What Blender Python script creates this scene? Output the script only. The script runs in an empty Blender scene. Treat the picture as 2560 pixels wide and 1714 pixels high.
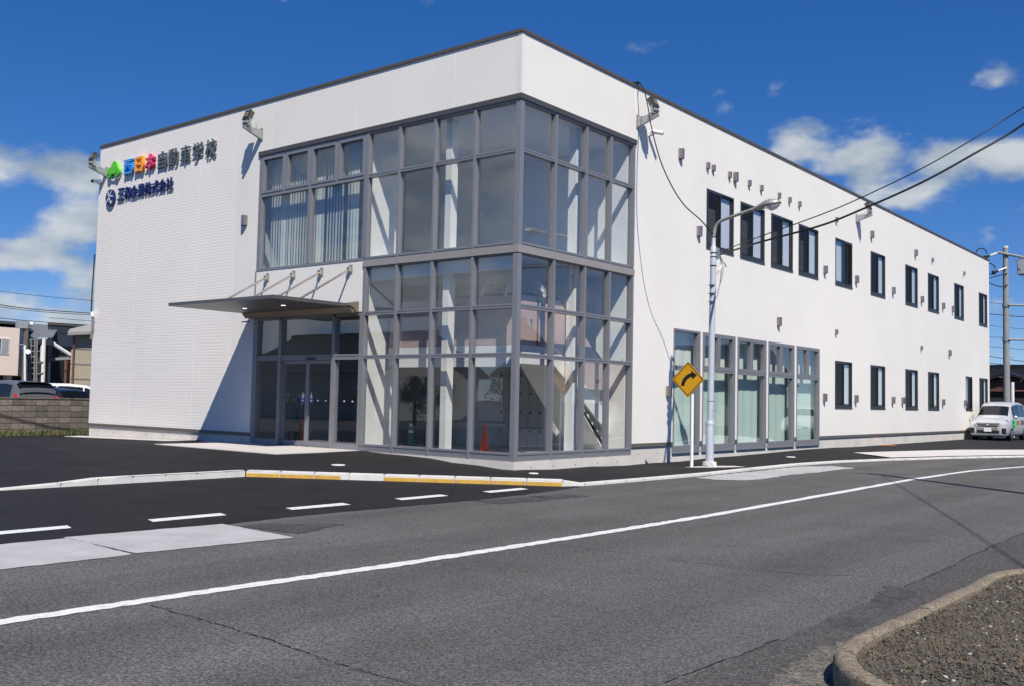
import bpy, bmesh, math, random
from mathutils import Vector, Matrix
from mathutils.geometry import delaunay_2d_cdt
random.seed(7)
R = math.radians
S = bpy.context.scene
COL = S.collection

# ---------------------------------------------------------------- camera
cam_d = bpy.data.cameras.new('camera'); cam = bpy.data.objects.new('camera', cam_d); COL.objects.link(cam)
cam_d.sensor_width = 36; cam_d.lens = 34.6; cam_d.clip_start = .1; cam_d.clip_end = 3000
RT = Vector((0.77989, 0.62557, 0.02077)); UP = Vector((0.01981, -0.05783, 0.99813)); FW = Vector((-0.62560, 0.77802, 0.05750))
cam.matrix_world = Matrix(((RT.x, UP.x, -FW.x, 12.937), (RT.y, UP.y, -FW.y, -16.223), (RT.z, UP.z, -FW.z, 1.486), (0, 0, 0, 1)))
S.camera = cam
CP = Vector((12.937, -16.223, 1.486))
# ---------------------------------------------------------------- sun and sky
SUN = Vector((1, -.76, 1.5)).normalized()
sd = bpy.data.lights.new('sun', 'SUN'); sd.energy = 5.0; sd.angle = R(.53); sd.color = (1, .945, .855)
so = bpy.data.objects.new('sun', sd); COL.objects.link(so)
so.rotation_euler = SUN.to_track_quat('Z', 'Y').to_euler()
W = bpy.data.worlds.new('World'); S.world = W; W.use_nodes = True
wt = W.node_tree; wn = wt.nodes; wl = wt.links; wn.clear()
def WN(t, **k):
    n = wn.new(t)
    for a, b in k.items(): setattr(n, a, b)
    return n
def wmath(op, a, b=None, c=None, clamp=False):
    n = WN('ShaderNodeMath', operation=op); n.use_clamp = clamp
    for i, v in enumerate((a, b, c)):
        if v is None: continue
        if isinstance(v, (int, float)): n.inputs[i].default_value = v
        else: wl.new(v, n.inputs[i])
    return n.outputs[0]
sky = WN('ShaderNodeTexSky', sky_type='NISHITA'); sky.sun_disc = False
sky.sun_elevation = math.asin(SUN.z); sky.sun_rotation = math.atan2(SUN.x, SUN.y)
sky.altitude = 20; sky.air_density = .6; sky.dust_density = 0; sky.ozone_density = 5
hsv = WN('ShaderNodeHueSaturation'); hsv.inputs['Saturation'].default_value = 1.55; hsv.inputs['Value'].default_value = 1.5
hsv.inputs['Hue'].default_value = .515
gam = WN('ShaderNodeGamma'); gam.inputs[1].default_value = .66; wl.new(sky.outputs[0], gam.inputs[0]); wl.new(gam.outputs[0], hsv.inputs['Color'])
tc = WN('ShaderNodeTexCoord'); sep = WN('ShaderNodeSeparateXYZ'); wl.new(tc.outputs['Generated'], sep.inputs[0])
az = wmath('ARCTAN2', wmath('MULTIPLY', sep.outputs[0], -1.0), sep.outputs[1]); el = wmath('ARCSINE', sep.outputs[2])
noi = WN('ShaderNodeTexNoise'); noi.inputs['Scale'].default_value = 17; noi.inputs['Detail'].default_value = 9; noi.inputs['Roughness'].default_value = .52
mp = WN('ShaderNodeMapping'); mp.inputs['Scale'].default_value = (1, 1, 1.7); mp.inputs['Location'].default_value = (.3, 1.7, .2)
wl.new(tc.outputs['Generated'], mp.inputs[0]); wl.new(mp.outputs[0], noi.inputs['Vector'])
low = WN('ShaderNodeTexNoise'); low.inputs['Scale'].default_value = 4.2; low.inputs['Detail'].default_value = 2
mp2 = WN('ShaderNodeMapping'); mp2.inputs['Location'].default_value = (5.1, 2.2, 0.4); wl.new(tc.outputs['Generated'], mp2.inputs[0]); wl.new(mp2.outputs[0], low.inputs['Vector'])
# cumulus groups: (azimuth, elevation, half width, half height, weight)
BL = [(66.6, 11.3, 1.9, 1.2, 1.0), (62.8, 11.6, 2.0, 1.4, .85), (62.6, 9.0, 2.2, 1.1, 1.0), (66.2, 7.0, 2.5, .9, 1.25), (62.3, 5.6, 1.7, 1.2, 1.2),
      (66.0, 3.9, 2.4, .8, 1.2), (62.0, 3.2, 3.0, .7, 1.2), (70.5, 9.0, 2.0, 2.0, .7),
      (22.9, 14.9, 1.6, 1.1, .9), (19.8, 13.6, 2.0, 1.2, .9), (16.4, 12.9, 2.6, 1.1, .9), (12.2, 13.0, 2.4, 1.1, .9), (8.5, 13.0, 2.6, 1.3, .8), (17.2, 11.6, 2.2, .8, .8),
      (12.2, 17.2, 1.4, .9, .62), (24.2, 17.6, .9, .8, .2), (12.3, 5.2, 2.6, .9, .4),
      (137, 11, 15, 6, .75), (128, 24, 14, 6, .55), (112, 32, 10, 5, .5), (152, 14, 14, 5, .6), (-38, 24, 12, 6, .6), (-18, 36, 9, 5, .5), (-62, 14, 13, 5, .6), (-120, 24, 14, 7, .6), (90, 9, 10, 3, .6), (139, 5, 20, 2.6, .8), (-34, 5, 18, 2.6, .75), (-5, 9, 8, 3, .6)]
bias = None
for a, e, ra, re, w in BL:
    da = wmath('MULTIPLY', wmath('SUBTRACT', az, R(a)), 1 / R(ra)); de = wmath('MULTIPLY', wmath('SUBTRACT', el, R(e)), 1 / R(re))
    q = wmath('ADD', wmath('MULTIPLY', da, da), wmath('MULTIPLY', de, de))
    g = wmath('MULTIPLY', wmath('EXPONENT', wmath('MULTIPLY', q, -.8)), w)
    bias = g if bias is None else wmath('ADD', bias, g)
bias = wmath('MINIMUM', bias, 1.0)
field = wmath('ADD', wmath('MULTIPLY', bias, 1.05), wmath('MULTIPLY', wmath('SUBTRACT', noi.outputs[0], .5), 2.7))
field = wmath('ADD', field, wmath('MULTIPLY', wmath('SUBTRACT', low.outputs[0], .62), .6))
rng = WN('ShaderNodeMapRange', interpolation_type='SMOOTHSTEP'); rng.inputs['From Min'].default_value = .31; rng.inputs['From Max'].default_value = 1.02
rng.inputs['To Max'].default_value = .9
wl.new(field, rng.inputs['Value'])
noi2 = WN('ShaderNodeTexNoise'); noi2.inputs['Scale'].default_value = 13; noi2.inputs['Detail'].default_value = 5
mp3 = WN('ShaderNodeMapping'); mp3.inputs['Scale'].default_value = (1, 1, 2.2); mp3.inputs['Location'].default_value = (.3, 1.7, .32)
wl.new(tc.outputs['Generated'], mp3.inputs[0]); wl.new(mp3.outputs[0], noi2.inputs['Vector'])
cr = WN('ShaderNodeValToRGB'); cr.color_ramp.elements[0].position = .36; cr.color_ramp.elements[1].position = .62
cr.color_ramp.elements[0].color = (2.3, 2.9, 3.6, 1); cr.color_ramp.elements[1].color = (5.0, 5.25, 5.4, 1)
wl.new(noi2.outputs[0], cr.inputs[0])
mx = WN('ShaderNodeMixRGB'); wl.new(rng.outputs[0], mx.inputs[0]); wl.new(hsv.outputs[0], mx.inputs[1]); wl.new(cr.outputs[0], mx.inputs[2])
bg = WN('ShaderNodeBackground'); bg.inputs[1].default_value = .12; wl.new(mx.outputs[0], bg.inputs[0])
wo = WN('ShaderNodeOutputWorld'); wl.new(bg.outputs[0], wo.inputs[0])
vs = S.view_settings; vs.view_transform = 'Standard'; vs.look = 'None'; vs.exposure = .10; vs.gamma = 1; vs.use_curve_mapping = False
S.render.engine = 'CYCLES'; S.cycles.use_denoising = True; S.cycles.max_bounces = 7; S.cycles.transparent_max_bounces = 24
S.cycles.caustics_reflective = False; S.cycles.caustics_refractive = False; S.cycles.sample_clamp_indirect = 6

# ---------------------------------------------------------------- materials
MATS = {}
def pm(name, col, rough=.6, metal=0., var=.08, vs=4., bump=0., bs=60., spec=.5, fine=0., fs=120., speck=0., sps=90., stain=0., ss=.6, scol=None):
    m = bpy.data.materials.new(name); m.use_nodes = True; t = m.node_tree; N = t.nodes; L = t.links
    b = N['Principled BSDF']; b.inputs['Roughness'].default_value = rough; b.inputs['Metallic'].default_value = metal
    b.inputs['Specular IOR Level'].default_value = spec
    co = N.new('ShaderNodeTexCoord'); out = None
    def noise(sc, det=4, rg=.6):
        n = N.new('ShaderNodeTexNoise'); n.inputs['Scale'].default_value = sc; n.inputs['Detail'].default_value = det; n.inputs['Roughness'].default_value = rg
        L.new(co.outputs['Object'], n.inputs['Vector']); return n.outputs[0]
    def mixc(f, a, bcol, typ='MIX'):
        n = N.new('ShaderNodeMixRGB'); n.blend_type = typ
        if isinstance(f, float): n.inputs[0].default_value = f
        else: L.new(f, n.inputs[0])
        for i, v in ((1, a), (2, bcol)):
            if isinstance(v, tuple): n.inputs[i].default_value = (*v[:3], 1)
            else: L.new(v, n.inputs[i])
        return n.outputs[0]
    def rngf(v, a, c, lo=0., hi=1.):
        n = N.new('ShaderNodeMapRange'); n.inputs[1].default_value = a; n.inputs[2].default_value = c; n.inputs[3].default_value = lo; n.inputs[4].default_value = hi
        L.new(v, n.inputs[0]); return n.outputs[0]
    c0 = tuple(max(0, x * (1 - var)) for x in col); c1 = tuple(min(1, x * (1 + var)) for x in col)
    out = mixc(rngf(noise(vs), .3, .7), c0, c1)
    if fine:
        f = rngf(noise(fs, 2, .7), .25, .75, 1 - fine, 1 + fine)
        g = N.new('ShaderNodeCombineXYZ'); [L.new(f, g.inputs[i]) for i in range(3)]
        out = mixc(1.0, out, g.outputs[0], 'MULTIPLY')
    if speck:
        vo = N.new('ShaderNodeTexVoronoi'); vo.inputs['Scale'].default_value = sps; L.new(co.outputs['Object'], vo.inputs['Vector'])
        sp_ = N.new('ShaderNodeSeparateColor'); L.new(vo.outputs['Color'], sp_.inputs[0])
        f = rngf(sp_.outputs[0], 0., 1., 1 - speck, 1 + speck)
        g = N.new('ShaderNodeCombineXYZ'); [L.new(f, g.inputs[i]) for i in range(3)]
        out = mixc(1.0, out, g.outputs[0], 'MULTIPLY')
    if stain:
        out = mixc(rngf(noise(ss, 6, .65), .52, .75, 0, stain), out, scol or tuple(x * .5 for x in col))
    L.new(out, b.inputs['Base Color'])
    if bump:
        bp = N.new('ShaderNodeBump'); bp.inputs['Strength'].default_value = bump; bp.inputs['Distance'].default_value = .01
        L.new(noise(bs, 5), bp.inputs['Height']); L.new(bp.outputs[0], b.inputs['Normal'])
    MATS[name] = m
    return m

def siding(name, col, rowh, brickw, depth, off=.5, nz=.35):
    m = pm(name, col, .75, 0, .03, .45, spec=.3, stain=.10, ss=.35, scol=(.70, .66, .60))
    t = m.node_tree; N = t.nodes; L = t.links; b = N['Principled BSDF']
    co = N.new('ShaderNodeTexCoord'); sp = N.new('ShaderNodeSeparateXYZ'); L.new(co.outputs['Object'], sp.inputs[0])
    ad = N.new('ShaderNodeMath'); ad.operation = 'ADD'; L.new(sp.outputs[0], ad.inputs[0]); L.new(sp.outputs[1], ad.inputs[1])
    cb = N.new('ShaderNodeCombineXYZ'); L.new(ad.outputs[0], cb.inputs[0]); L.new(sp.outputs[2], cb.inputs[1])
    br = N.new('ShaderNodeTexBrick'); br.inputs['Scale'].default_value = 1; br.inputs['Brick Width'].default_value = brickw; br.inputs['Row Height'].default_value = rowh
    br.inputs['Mortar Size'].default_value = rowh * .13; br.inputs['Mortar Smooth'].default_value = .4; br.offset = off
    br.inputs['Color1'].default_value = (.85, .85, .85, 1); br.inputs['Color2'].default_value = (1, 1, 1, 1); br.inputs['Mortar'].default_value = (.0, .0, .0, 1)
    L.new(cb.outputs[0], br.inputs['Vector'])
    ns = N.new('ShaderNodeTexNoise'); ns.inputs['Scale'].default_value = 45; L.new(co.outputs['Object'], ns.inputs['Vector'])
    a2 = N.new('ShaderNodeMath'); a2.operation = 'MULTIPLY_ADD'; a2.inputs[1].default_value = nz; L.new(ns.outputs[0], a2.inputs[0]); L.new(br.outputs['Color'], a2.inputs[2])
    bp = N.new('ShaderNodeBump'); bp.inputs['Strength'].default_value = .55; bp.inputs['Distance'].default_value = depth
    L.new(a2.outputs[0], bp.inputs['Height']); L.new(bp.outputs[0], b.inputs['Normal'])
    mm = N.new('ShaderNodeMixRGB'); mm.blend_type = 'MULTIPLY'; mm.inputs[0].default_value = .07
    src = b.inputs['Base Color'].links[0].from_socket; L.new(src, mm.inputs[1]); L.new(br.outputs['Color'], mm.inputs[2]); L.new(mm.outputs[0], b.inputs['Base Color'])
    return m

def glassmat(name, tint=(.86, .92, .9), ior=1.6, rough=0.0):
    m = bpy.data.materials.new(name); m.use_nodes = True; t = m.node_tree; N = t.nodes; L = t.links; N.clear()
    tr = N.new('ShaderNodeBsdfTransparent'); tr.inputs[0].default_value = (*tint, 1)
    gl = N.new('ShaderNodeBsdfGlossy'); gl.inputs['Roughness'].default_value = rough; gl.inputs[0].default_value = (.95, .97, 1, 1)
    f0 = ((ior - 1) / (ior + 1)) ** 2
    lw = N.new('ShaderNodeLayerWeight'); lw.inputs[0].default_value = .5
    pw = N.new('ShaderNodeMath'); pw.operation = 'POWER'; pw.inputs[1].default_value = 5; L.new(lw.outputs['Facing'], pw.inputs[0])
    fr = N.new('ShaderNodeMath'); fr.operation = 'MULTIPLY_ADD'; fr.inputs[1].default_value = 1 - f0; fr.inputs[2].default_value = f0; L.new(pw.outputs[0], fr.inputs[0])
    co = N.new('ShaderNodeTexCoord'); ns = N.new('ShaderNodeTexNoise'); ns.inputs['Scale'].default_value = .9; ns.inputs['Detail'].default_value = 1
    L.new(co.outputs['Object'], ns.inputs['Vector'])
    bp = N.new('ShaderNodeBump'); bp.inputs['Strength'].default_value = .06; bp.inputs['Distance'].default_value = .02
    L.new(ns.outputs[0], bp.inputs['Height']); L.new(bp.outputs[0], gl.inputs['Normal'])
    mx = N.new('ShaderNodeMixShader'); o = N.new('ShaderNodeOutputMaterial')
    L.new(fr.outputs[0], mx.inputs[0]); L.new(tr.outputs[0], mx.inputs[1]); L.new(gl.outputs[0], mx.inputs[2]); L.new(mx.outputs[0], o.inputs[0])
    MATS[name] = m; return m

def emis(name, col, st):
    m = bpy.data.materials.new(name); m.use_nodes = True; b = m.node_tree.nodes['Principled BSDF']
    b.inputs['Base Color'].default_value = (*col, 1); b.inputs['Emission Color'].default_value = (*col, 1); b.inputs['Emission Strength'].default_value = st
    MATS[name] = m

siding('siding_lined', (.90, .85, .805), .085, 60., .0035, 0., .08)
siding('siding_fine', (.86, .825, .775), .052, .31, .0022)
pm('trim_white', (.82, .775, .735), .55, var=.03)
pm('concrete', (.66, .625, .57), .85, var=.1, vs=1.5, bump=.15, bs=40, fine=.08, fs=60, stain=.35, ss=1.2, scol=(.50, .43, .33))
pm('slab_concrete', (.60, .56, .53), .85, var=.06, vs=1.5, fine=.1, fs=90)
pm('kerb_concrete', (.70, .675, .64), .85, var=.08, vs=2.5, fine=.12, fs=80, stain=.35, ss=3, scol=(.42, .38, .31))
pm('old_kerb', (.215, .175, .125), .95, var=.25, vs=6, fine=.5, fs=60, speck=.4, sps=110, bump=.5, bs=90, stain=.5, ss=3, scol=(.15, .125, .10))
pm('yellow_paint', (.62, .36, .06), .7, var=.15, vs=6, fine=.15, fs=70, stain=.5, ss=4, scol=(.5, .42, .3))
pm('road_asphalt', (.106, .102, .097), .92, var=.14, vs=.7, bump=.35, bs=140, fine=.5, fs=40, speck=.52, sps=95, stain=.3, ss=.35, scol=(.075, .072, .068), spec=.25)
def tracks(m):
    t = m.node_tree; N = t.nodes; L = t.links; b = N['Principled BSDF']; src = b.inputs['Base Color'].links[0].from_socket
    co = N.new('ShaderNodeTexCoord'); mp_ = N.new('ShaderNodeMapping'); mp_.inputs['Scale'].default_value = (1.3, .07, 1); L.new(co.outputs['Object'], mp_.inputs[0])
    n1 = N.new('ShaderNodeTexNoise'); n1.inputs['Scale'].default_value = 1; n1.inputs['Detail'].default_value = 5; L.new(mp_.outputs[0], n1.inputs['Vector'])
    n2 = N.new('ShaderNodeTexNoise'); n2.inputs['Scale'].default_value = 5.5; n2.inputs['Detail'].default_value = 4; L.new(co.outputs['Object'], n2.inputs['Vector'])
    a = N.new('ShaderNodeMapRange'); a.inputs[1].default_value = .35; a.inputs[2].default_value = .65; a.inputs[3].default_value = .86; a.inputs[4].default_value = 1.14; L.new(n1.outputs[0], a.inputs[0])
    c = N.new('ShaderNodeMapRange'); c.inputs[1].default_value = .62; c.inputs[2].default_value = .72; c.inputs[3].default_value = 1.; c.inputs[4].default_value = .78; L.new(n2.outputs[0], c.inputs[0])
    q = N.new('ShaderNodeMath'); q.operation = 'MULTIPLY'; L.new(a.outputs[0], q.inputs[0]); L.new(c.outputs[0], q.inputs[1])
    g = N.new('ShaderNodeCombineXYZ'); [L.new(q.outputs[0], g.inputs[i]) for i in range(3)]
    mm = N.new('ShaderNodeMixRGB'); mm.blend_type = 'MULTIPLY'; mm.inputs[0].default_value = 1; L.new(src, mm.inputs[1]); L.new(g.outputs[0], mm.inputs[2]); L.new(mm.outputs[0], b.inputs['Base Color'])
tracks(MATS['road_asphalt'])
pm('worn_asphalt', (.085, .080, .076), .92, var=.15, vs=1.5, bump=.4, bs=140, fine=.5, fs=40, speck=.6, sps=95, stain=.5, ss=1.5, scol=(.05, .047, .045), spec=.25)
pm('patch_asphalt', (.066, .065, .068), .9, var=.25, vs=5, speck=.5, sps=90, bump=.4, bs=120, fine=.3, fs=150, spec=.25)
pm('new_asphalt', (.0155, .0142, .0142), .82, var=.3, vs=1.1, speck=.5, sps=80, bump=.35, bs=140, fine=.5, fs=80, stain=.45, ss=.8, scol=(.030, .028, .028), spec=.3)
pm('gutter_concrete', (.43, .42, .415), .85, var=.12, vs=2.2, fine=.12, fs=60, stain=.6, ss=1.3, scol=(.28, .28, .29))
pm('road_paint', (.72, .72, .70), .75, var=.06, vs=4, fine=.1, fs=90, speck=.12, sps=90, stain=.75, ss=14, scol=(.30, .30, .29), bump=.3, bs=90)
pm('grit', (.125, .112, .095), .95, var=.4, vs=9, fine=.5, fs=40, speck=.6, sps=90)
pm('crack_dark', (.018, .017, .016), .95)
pm('earth', (.06, .055, .045), .95, var=.3, vs=8, fine=.4, fs=60)
pm('gravel_dark', (.078, .072, .062), .9, var=.6, vs=15); pm('gravel_tan', (.12, .093, .066), .9, var=.3, vs=15); pm('gravel_pale', (.42, .40, .37), .85, var=.2, vs=15)
pm('dry_grass', (.15, .115, .065), .9, var=.3, vs=12); pm('green_grass', (.10, .13, .04), .9, var=.35, vs=12)
pm('frame_grey', (.27, .272, .295), .4, .3, var=.03, spec=.5)
pm('frame_band', (.36, .335, .315), .5, .2, var=.03)
pm('header_grey', (.115, .11, .108), .45, .4, var=.03)
pm('coping', (.125, .108, .095), .5, .25, var=.05)
pm('flashing', (.175, .16, .14), .5, .3, var=.05)
pm('window_dark', (.045, .052, .06), .4, .3, var=.05)
pm('steel_bright', (.62, .55, .48), .28, .9, var=.03); pm('vent_steel', (.40, .33, .30), .32, .85, var=.04)
pm('canopy_metal', (.20, .19, .185), .42, .6, var=.04)
pm('canopy_gutter', (.26, .215, .175), .5, .4, var=.05)
pm('galvanised', (.40, .42, .43), .42, .55, var=.12, vs=14); pm('lamp_grey', (.50, .54, .60), .5, .1, var=.06, vs=6)
pm('lamp_head', (.36, .35, .33), .5, .3, var=.3, vs=9)
pm('white_plastic', (.78, .77, .75), .4); pm('white_post', (.84, .85, .87), .45, var=.03); pm('black_plastic', (.012, .012, .013), .4)
pm('cable_black', (.012, .012, .013), .55)
pm('sign_yellow', (.72, .36, .012), .4, var=.04); pm('sign_black', (.012, .010, .009), .5)
pm('interior_white', (.86, .85, .82), .8, var=.02); pm('interior_ceiling', (.74, .75, .75), .85, var=.03); pm('interior_floor', (.52, .51, .48), .5, var=.1)
pm('interior_grey', (.46, .46, .45), .8, var=.04); pm('lobby_dark', (.20, .20, .195), .8); pm('stair_mauve', (.52, .38, .36), .6, var=.05); pm('stair_brown', (.22, .125, .10), .65, var=.05)
pm('locker_grey', (.58, .58, .56), .5, var=.03)
pm('blind_white', (.70, .75, .70), .85, var=.03, vs=3); pm('curtain_white', (.78, .79, .80), .85, var=.03); pm('blind_green', (.76, .82, .78), .85, var=.03)
pm('letter_slate', (.11, .135, .155), .45, .1); pm('letter_navy', (.012, .025, .13), .4); pm('letter_blue', (.006, .24, .72), .4); pm('letter_orange', (.93, .34, .006), .4)
pm('letter_pink', (.62, .008, .10), .4); pm('logo_green', (.13, .62, .035), .4); pm('logo_dark_green', (.03, .30, .05), .4); pm('letter_white', (.88, .88, .88), .5, var=0.)
pm('cone_orange', (.75, .07, .03), .5); pm('cone_green', (.02, .22, .09), .5)
pm('flower_white', (.85, .85, .82), .7); pm('leaf_dark', (.03, .06, .02), .6, var=.3); pm('leaf_mid', (.055, .09, .03), .6, var=.3); pm('bark', (.09, .07, .05), .9); pm('pot', (.35, .25, .2), .6)
pm('block', (.155, .130, .105), .95, var=.35, vs=3.5, bump=.4, bs=50, fine=.2, fs=50, stain=.6, ss=2.5, scol=(.07, .06, .05))
pm('mortar', (.10, .09, .08), .95, var=.3)
pm('pink_stucco', (.74, .61, .54), .85, var=.03); pm('navy_panel', (.028, .036, .055), .6, var=.06); pm('dark_panel', (.035, .034, .036), .7, var=.1); pm('beige_sheet', (.43, .37, .28), .6, var=.06)
pm('roof_grey', (.32, .33, .34), .6, var=.1); pm('rust_brown', (.16, .07, .05), .8, var=.2); pm('pipe_white', (.78, .79, .80), .5)
pm('tile_black', (.016, .016, .019), .42, var=.2, vs=6); pm('house_brown', (.085, .045, .032), .8, var=.1); pm('house_grey', (.33, .32, .29), .85, var=.05); pm('timber_dark', (.03, .022, .018), .8)
pm('wood_pole', (.13, .11, .09), .9, var=.2); pm('pole_metal', (.24, .26, .27), .5, .3); pm('pole_concrete', (.27, .28, .275), .85, var=.1, vs=2, fine=.1, fs=40)
pm('insulator', (.75, .74, .70), .3); pm('transformer', (.38, .40, .41), .5, .2)
pm('car_silver', (.60, .61, .63), .3, .3, var=.01, spec=.6); pm('car_navy', (.016, .020, .032), .25, .3, var=.01, spec=.6); pm('car_grey', (.17, .175, .19), .28, .3, var=.01, spec=.6); pm('car_white', (.80, .80, .80), .3, var=.01, spec=.6); pm('car_black', (.012, .012, .014), .25, var=.01)
pm('car_trim', (.015, .015, .016), .5); pm('tyre', (.018, .018, .018), .85); pm('chrome', (.75, .76, .78), .15, 1., var=.01); pm('rim', (.55, .56, .58), .3, .9)
pm('tail_red', (.55, .012, .012), .3); pm('plate_white', (.80, .80, .78), .5); pm('headlamp', (.72, .75, .80), .12, .5, var=.02)
pm('rear_glass', (.006, .007, .008), .2, 0, var=.01, spec=.15); pm('car_glass', (.012, .015, .017), .08, 0, var=.01, spec=.45)
pm('rope', (.75, .76, .72), .7); pm('brass', (.30, .20, .10), .5); pm('sticker_blue', (.04, .12, .45), .5); pm('orange_mark', (.75, .22, .05), .7)
emis('downlight', (1, .93, .8), 2.5)
glassmat('glass', (.985, .994, .992), 1.85); glassmat('glass_green', (.93, .98, .962), 1.9); glassmat('glass_win', (.95, .97, .985), 1.85)

# insect screen: a mesh so fine that it only dims what is behind it
def screenmat():
    m = bpy.data.materials.new('screen'); m.use_nodes = True; t = m.node_tree; N = t.nodes; L = t.links; N.clear()
    tr = N.new('ShaderNodeBsdfTransparent'); df = N.new('ShaderNodeBsdfDiffuse'); df.inputs[0].default_value = (.02, .02, .022, 1)
    mx = N.new('ShaderNodeMixShader'); mx.inputs[0].default_value = .62; o = N.new('ShaderNodeOutputMaterial')
    L.new(tr.outputs[0], mx.inputs[1]); L.new(df.outputs[0], mx.inputs[2]); L.new(mx.outputs[0], o.inputs[0]); MATS['screen'] = m
screenmat()

# ---------------------------------------------------------------- mesh helpers
def linkobj(name, me, parent=None, loc=None):
    o = bpy.data.objects.new(name, me); COL.objects.link(o)
    if parent is not None: o.parent = parent
    if loc is not None: o.location = loc
    return o
ORG = {}
def org(o):
    v = Vector((0, 0, 0))
    while o is not None:
        v += o.location; o = o.parent
    return v
IDT = lambda p: p
TA = lambda p: (p[0], -p[1], p[2])      # facade A: (along x, outward -y, z)
TB = lambda p: (p[1], p[0], p[2])       # facade B: (along y, outward +x, z)
class MB:
    def __init__(s, tf=IDT): s.v = []; s.f = []; s.tf = tf
    def add(s, vs, fs):
        n = len(s.v); s.v += [s.tf(p) for p in vs]; s.f += [tuple(i + n for i in f) for f in fs]; return s
    def box(s, a0, a1, b0, b1, c0, c1):
        vs = [(a, b, c) for a in (a0, a1) for b in (b0, b1) for c in (c0, c1)]
        return s.add(vs, [(0, 1, 3, 2), (4, 6, 7, 5), (0, 4, 5, 1), (2, 3, 7, 6), (0, 2, 6, 4), (1, 5, 7, 3)])
    def tube(s, pts, r, n=8, cap=True):
        pts = [Vector(p) for p in pts]; rs = r if isinstance(r, (list, tuple)) else [r] * len(pts)
        rings = []; prev = None
        for i, p in enumerate(pts):
            d = (pts[min(i + 1, len(pts) - 1)] - pts[max(i - 1, 0)]).normalized()
            if prev is None: u = d.orthogonal().normalized()
            else: u = (prev - d * prev.dot(d)); u = u.normalized() if u.length > 1e-6 else d.orthogonal().normalized()
            prev = u; w = d.cross(u)
            rings.append([tuple(p + (u * math.cos(2 * math.pi * k / n) + w * math.sin(2 * math.pi * k / n)) * rs[i]) for k in range(n)])
        vs = [q for r_ in rings for q in r_]; fs = []
        for i in range(len(pts) - 1):
            for k in range(n): fs.append((i * n + k, i * n + (k + 1) % n, (i + 1) * n + (k + 1) % n, (i + 1) * n + k))
        if cap: fs.append(tuple(range(n))[::-1]); fs.append(tuple((len(pts) - 1) * n + k for k in range(n)))
        return s.add(vs, fs)
    def prism(s, poly, lo, hi, ax=2):
        """poly of 2D points extruded along axis ax"""
        def P(a, b, c): return [(c, a, b), (a, c, b), (a, b, c)][ax]
        n = len(poly); vs = [P(a, b, lo) for a, b in poly] + [P(a, b, hi) for a, b in poly]
        fs = [tuple(range(n))[::-1], tuple(range(n, 2 * n))] + [(i, (i + 1) % n, n + (i + 1) % n, n + i) for i in range(n)]
        return s.add(vs, fs)
    def lathe(s, prof, c=(0, 0, 0), n=16):
        vs = []; fs = []
        for r, z in prof:
            for k in range(n): vs.append((c[0] + r * math.cos(2 * math.pi * k / n), c[1] + r * math.sin(2 * math.pi * k / n), c[2] + z))
        for i in range(len(prof) - 1):
            for k in range(n): fs.append((i * n + k, i * n + (k + 1) % n, (i + 1) * n + (k + 1) % n, (i + 1) * n + k))
        fs.append(tuple(range(n))[::-1]); fs.append(tuple((len(prof) - 1) * n + k for k in range(n)))
        return s.add(vs, fs)
    def mesh(s, name, mat, off=Vector((0, 0, 0)), smooth=False, recalc=True, bevel=0):
        me = bpy.data.meshes.new(name)
        me.from_pydata([tuple(Vector(v) - off) for v in s.v], [], s.f)
        if recalc or bevel:
            bm = bmesh.new(); bm.from_mesh(me)
            if bevel:
                bmesh.ops.bevel(bm, geom=[e for e in bm.edges if e.calc_face_angle(0) > .6], offset=bevel, segments=2, affect='EDGES', clamp_overlap=True)
            bmesh.ops.recalc_face_normals(bm, faces=bm.faces); bm.to_mesh(me); bm.free()
        if mat: me.materials.append(MATS[mat])
        if smooth:
            for p in me.polygons: p.use_smooth = True
            me.set_sharp_from_angle(angle=R(40))
        me.update(); return me
    def build(s, name, mat, parent=None, local=False, smooth=False, recalc=True, bevel=0, loc=None):
        off = Vector((0, 0, 0)) if (local or parent is None) else org(parent)
        me = s.mesh(name, mat, off + (Vector(loc) if loc is not None else Vector((0, 0, 0))), smooth, recalc, bevel)
        return linkobj(name, me, parent, loc)
def thing(name, loc, label, cat, group=None, rz=0):
    o = bpy.data.objects.new(name, None); COL.objects.link(o); o.location = loc; o.rotation_euler.z = rz; o.empty_display_size = .2
    return tag(o, label, cat, group)
def tag(o, label=None, cat=None, group=None, kind=None):
    for k, v in (('label', label), ('category', cat), ('group', group), ('kind', kind)):
        if v: o[k] = v
    return o
def copytree(o, parent=None):
    c = o.copy(); COL.objects.link(c); c.parent = parent
    for ch in list(o.children): copytree(ch, c)
    return c

# pixel of the 2560-wide photograph -> point (used only to read positions off the photograph)
def ray(px, py): return (FW + RT * ((px - 1280) / 2460.8) - UP * ((py - 857) / 2460.8))
def atz(px, py, z): d = ray(px, py); return CP + d * ((z - CP.z) / d.z)
def atx(px, py, x): d = ray(px, py); return CP + d * ((x - CP.x) / d.x)
def aty(px, py, y): d = ray(px, py); return CP + d * ((y - CP.y) / d.y)
def atd(px, py, dep): return CP + ray(px, py) * dep

# ================================================================= SETTING
def sheet(name, poly, z, mat, parent=None, kind=None):
    m = MB(); m.add([(x, y, z) for x, y in poly], [tuple(range(len(poly)))])
    o = m.build(name, mat, parent, recalc=False)
    if o.data.polygons[0].normal.z < 0: o.data.flip_normals()
    if kind: o['kind'] = kind
    return o
ground = sheet('ground', [(-900, -900), (900, -900), (900, 900), (-900, 900)], -.06, 'worn_asphalt', kind='structure')
road = sheet('road', [(-2.6, -80), (60, -80), (60, 90), (2.2, 90), (2.2, -3), (-2.6, -3)], 0., 'road_asphalt', kind='structure')

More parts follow.
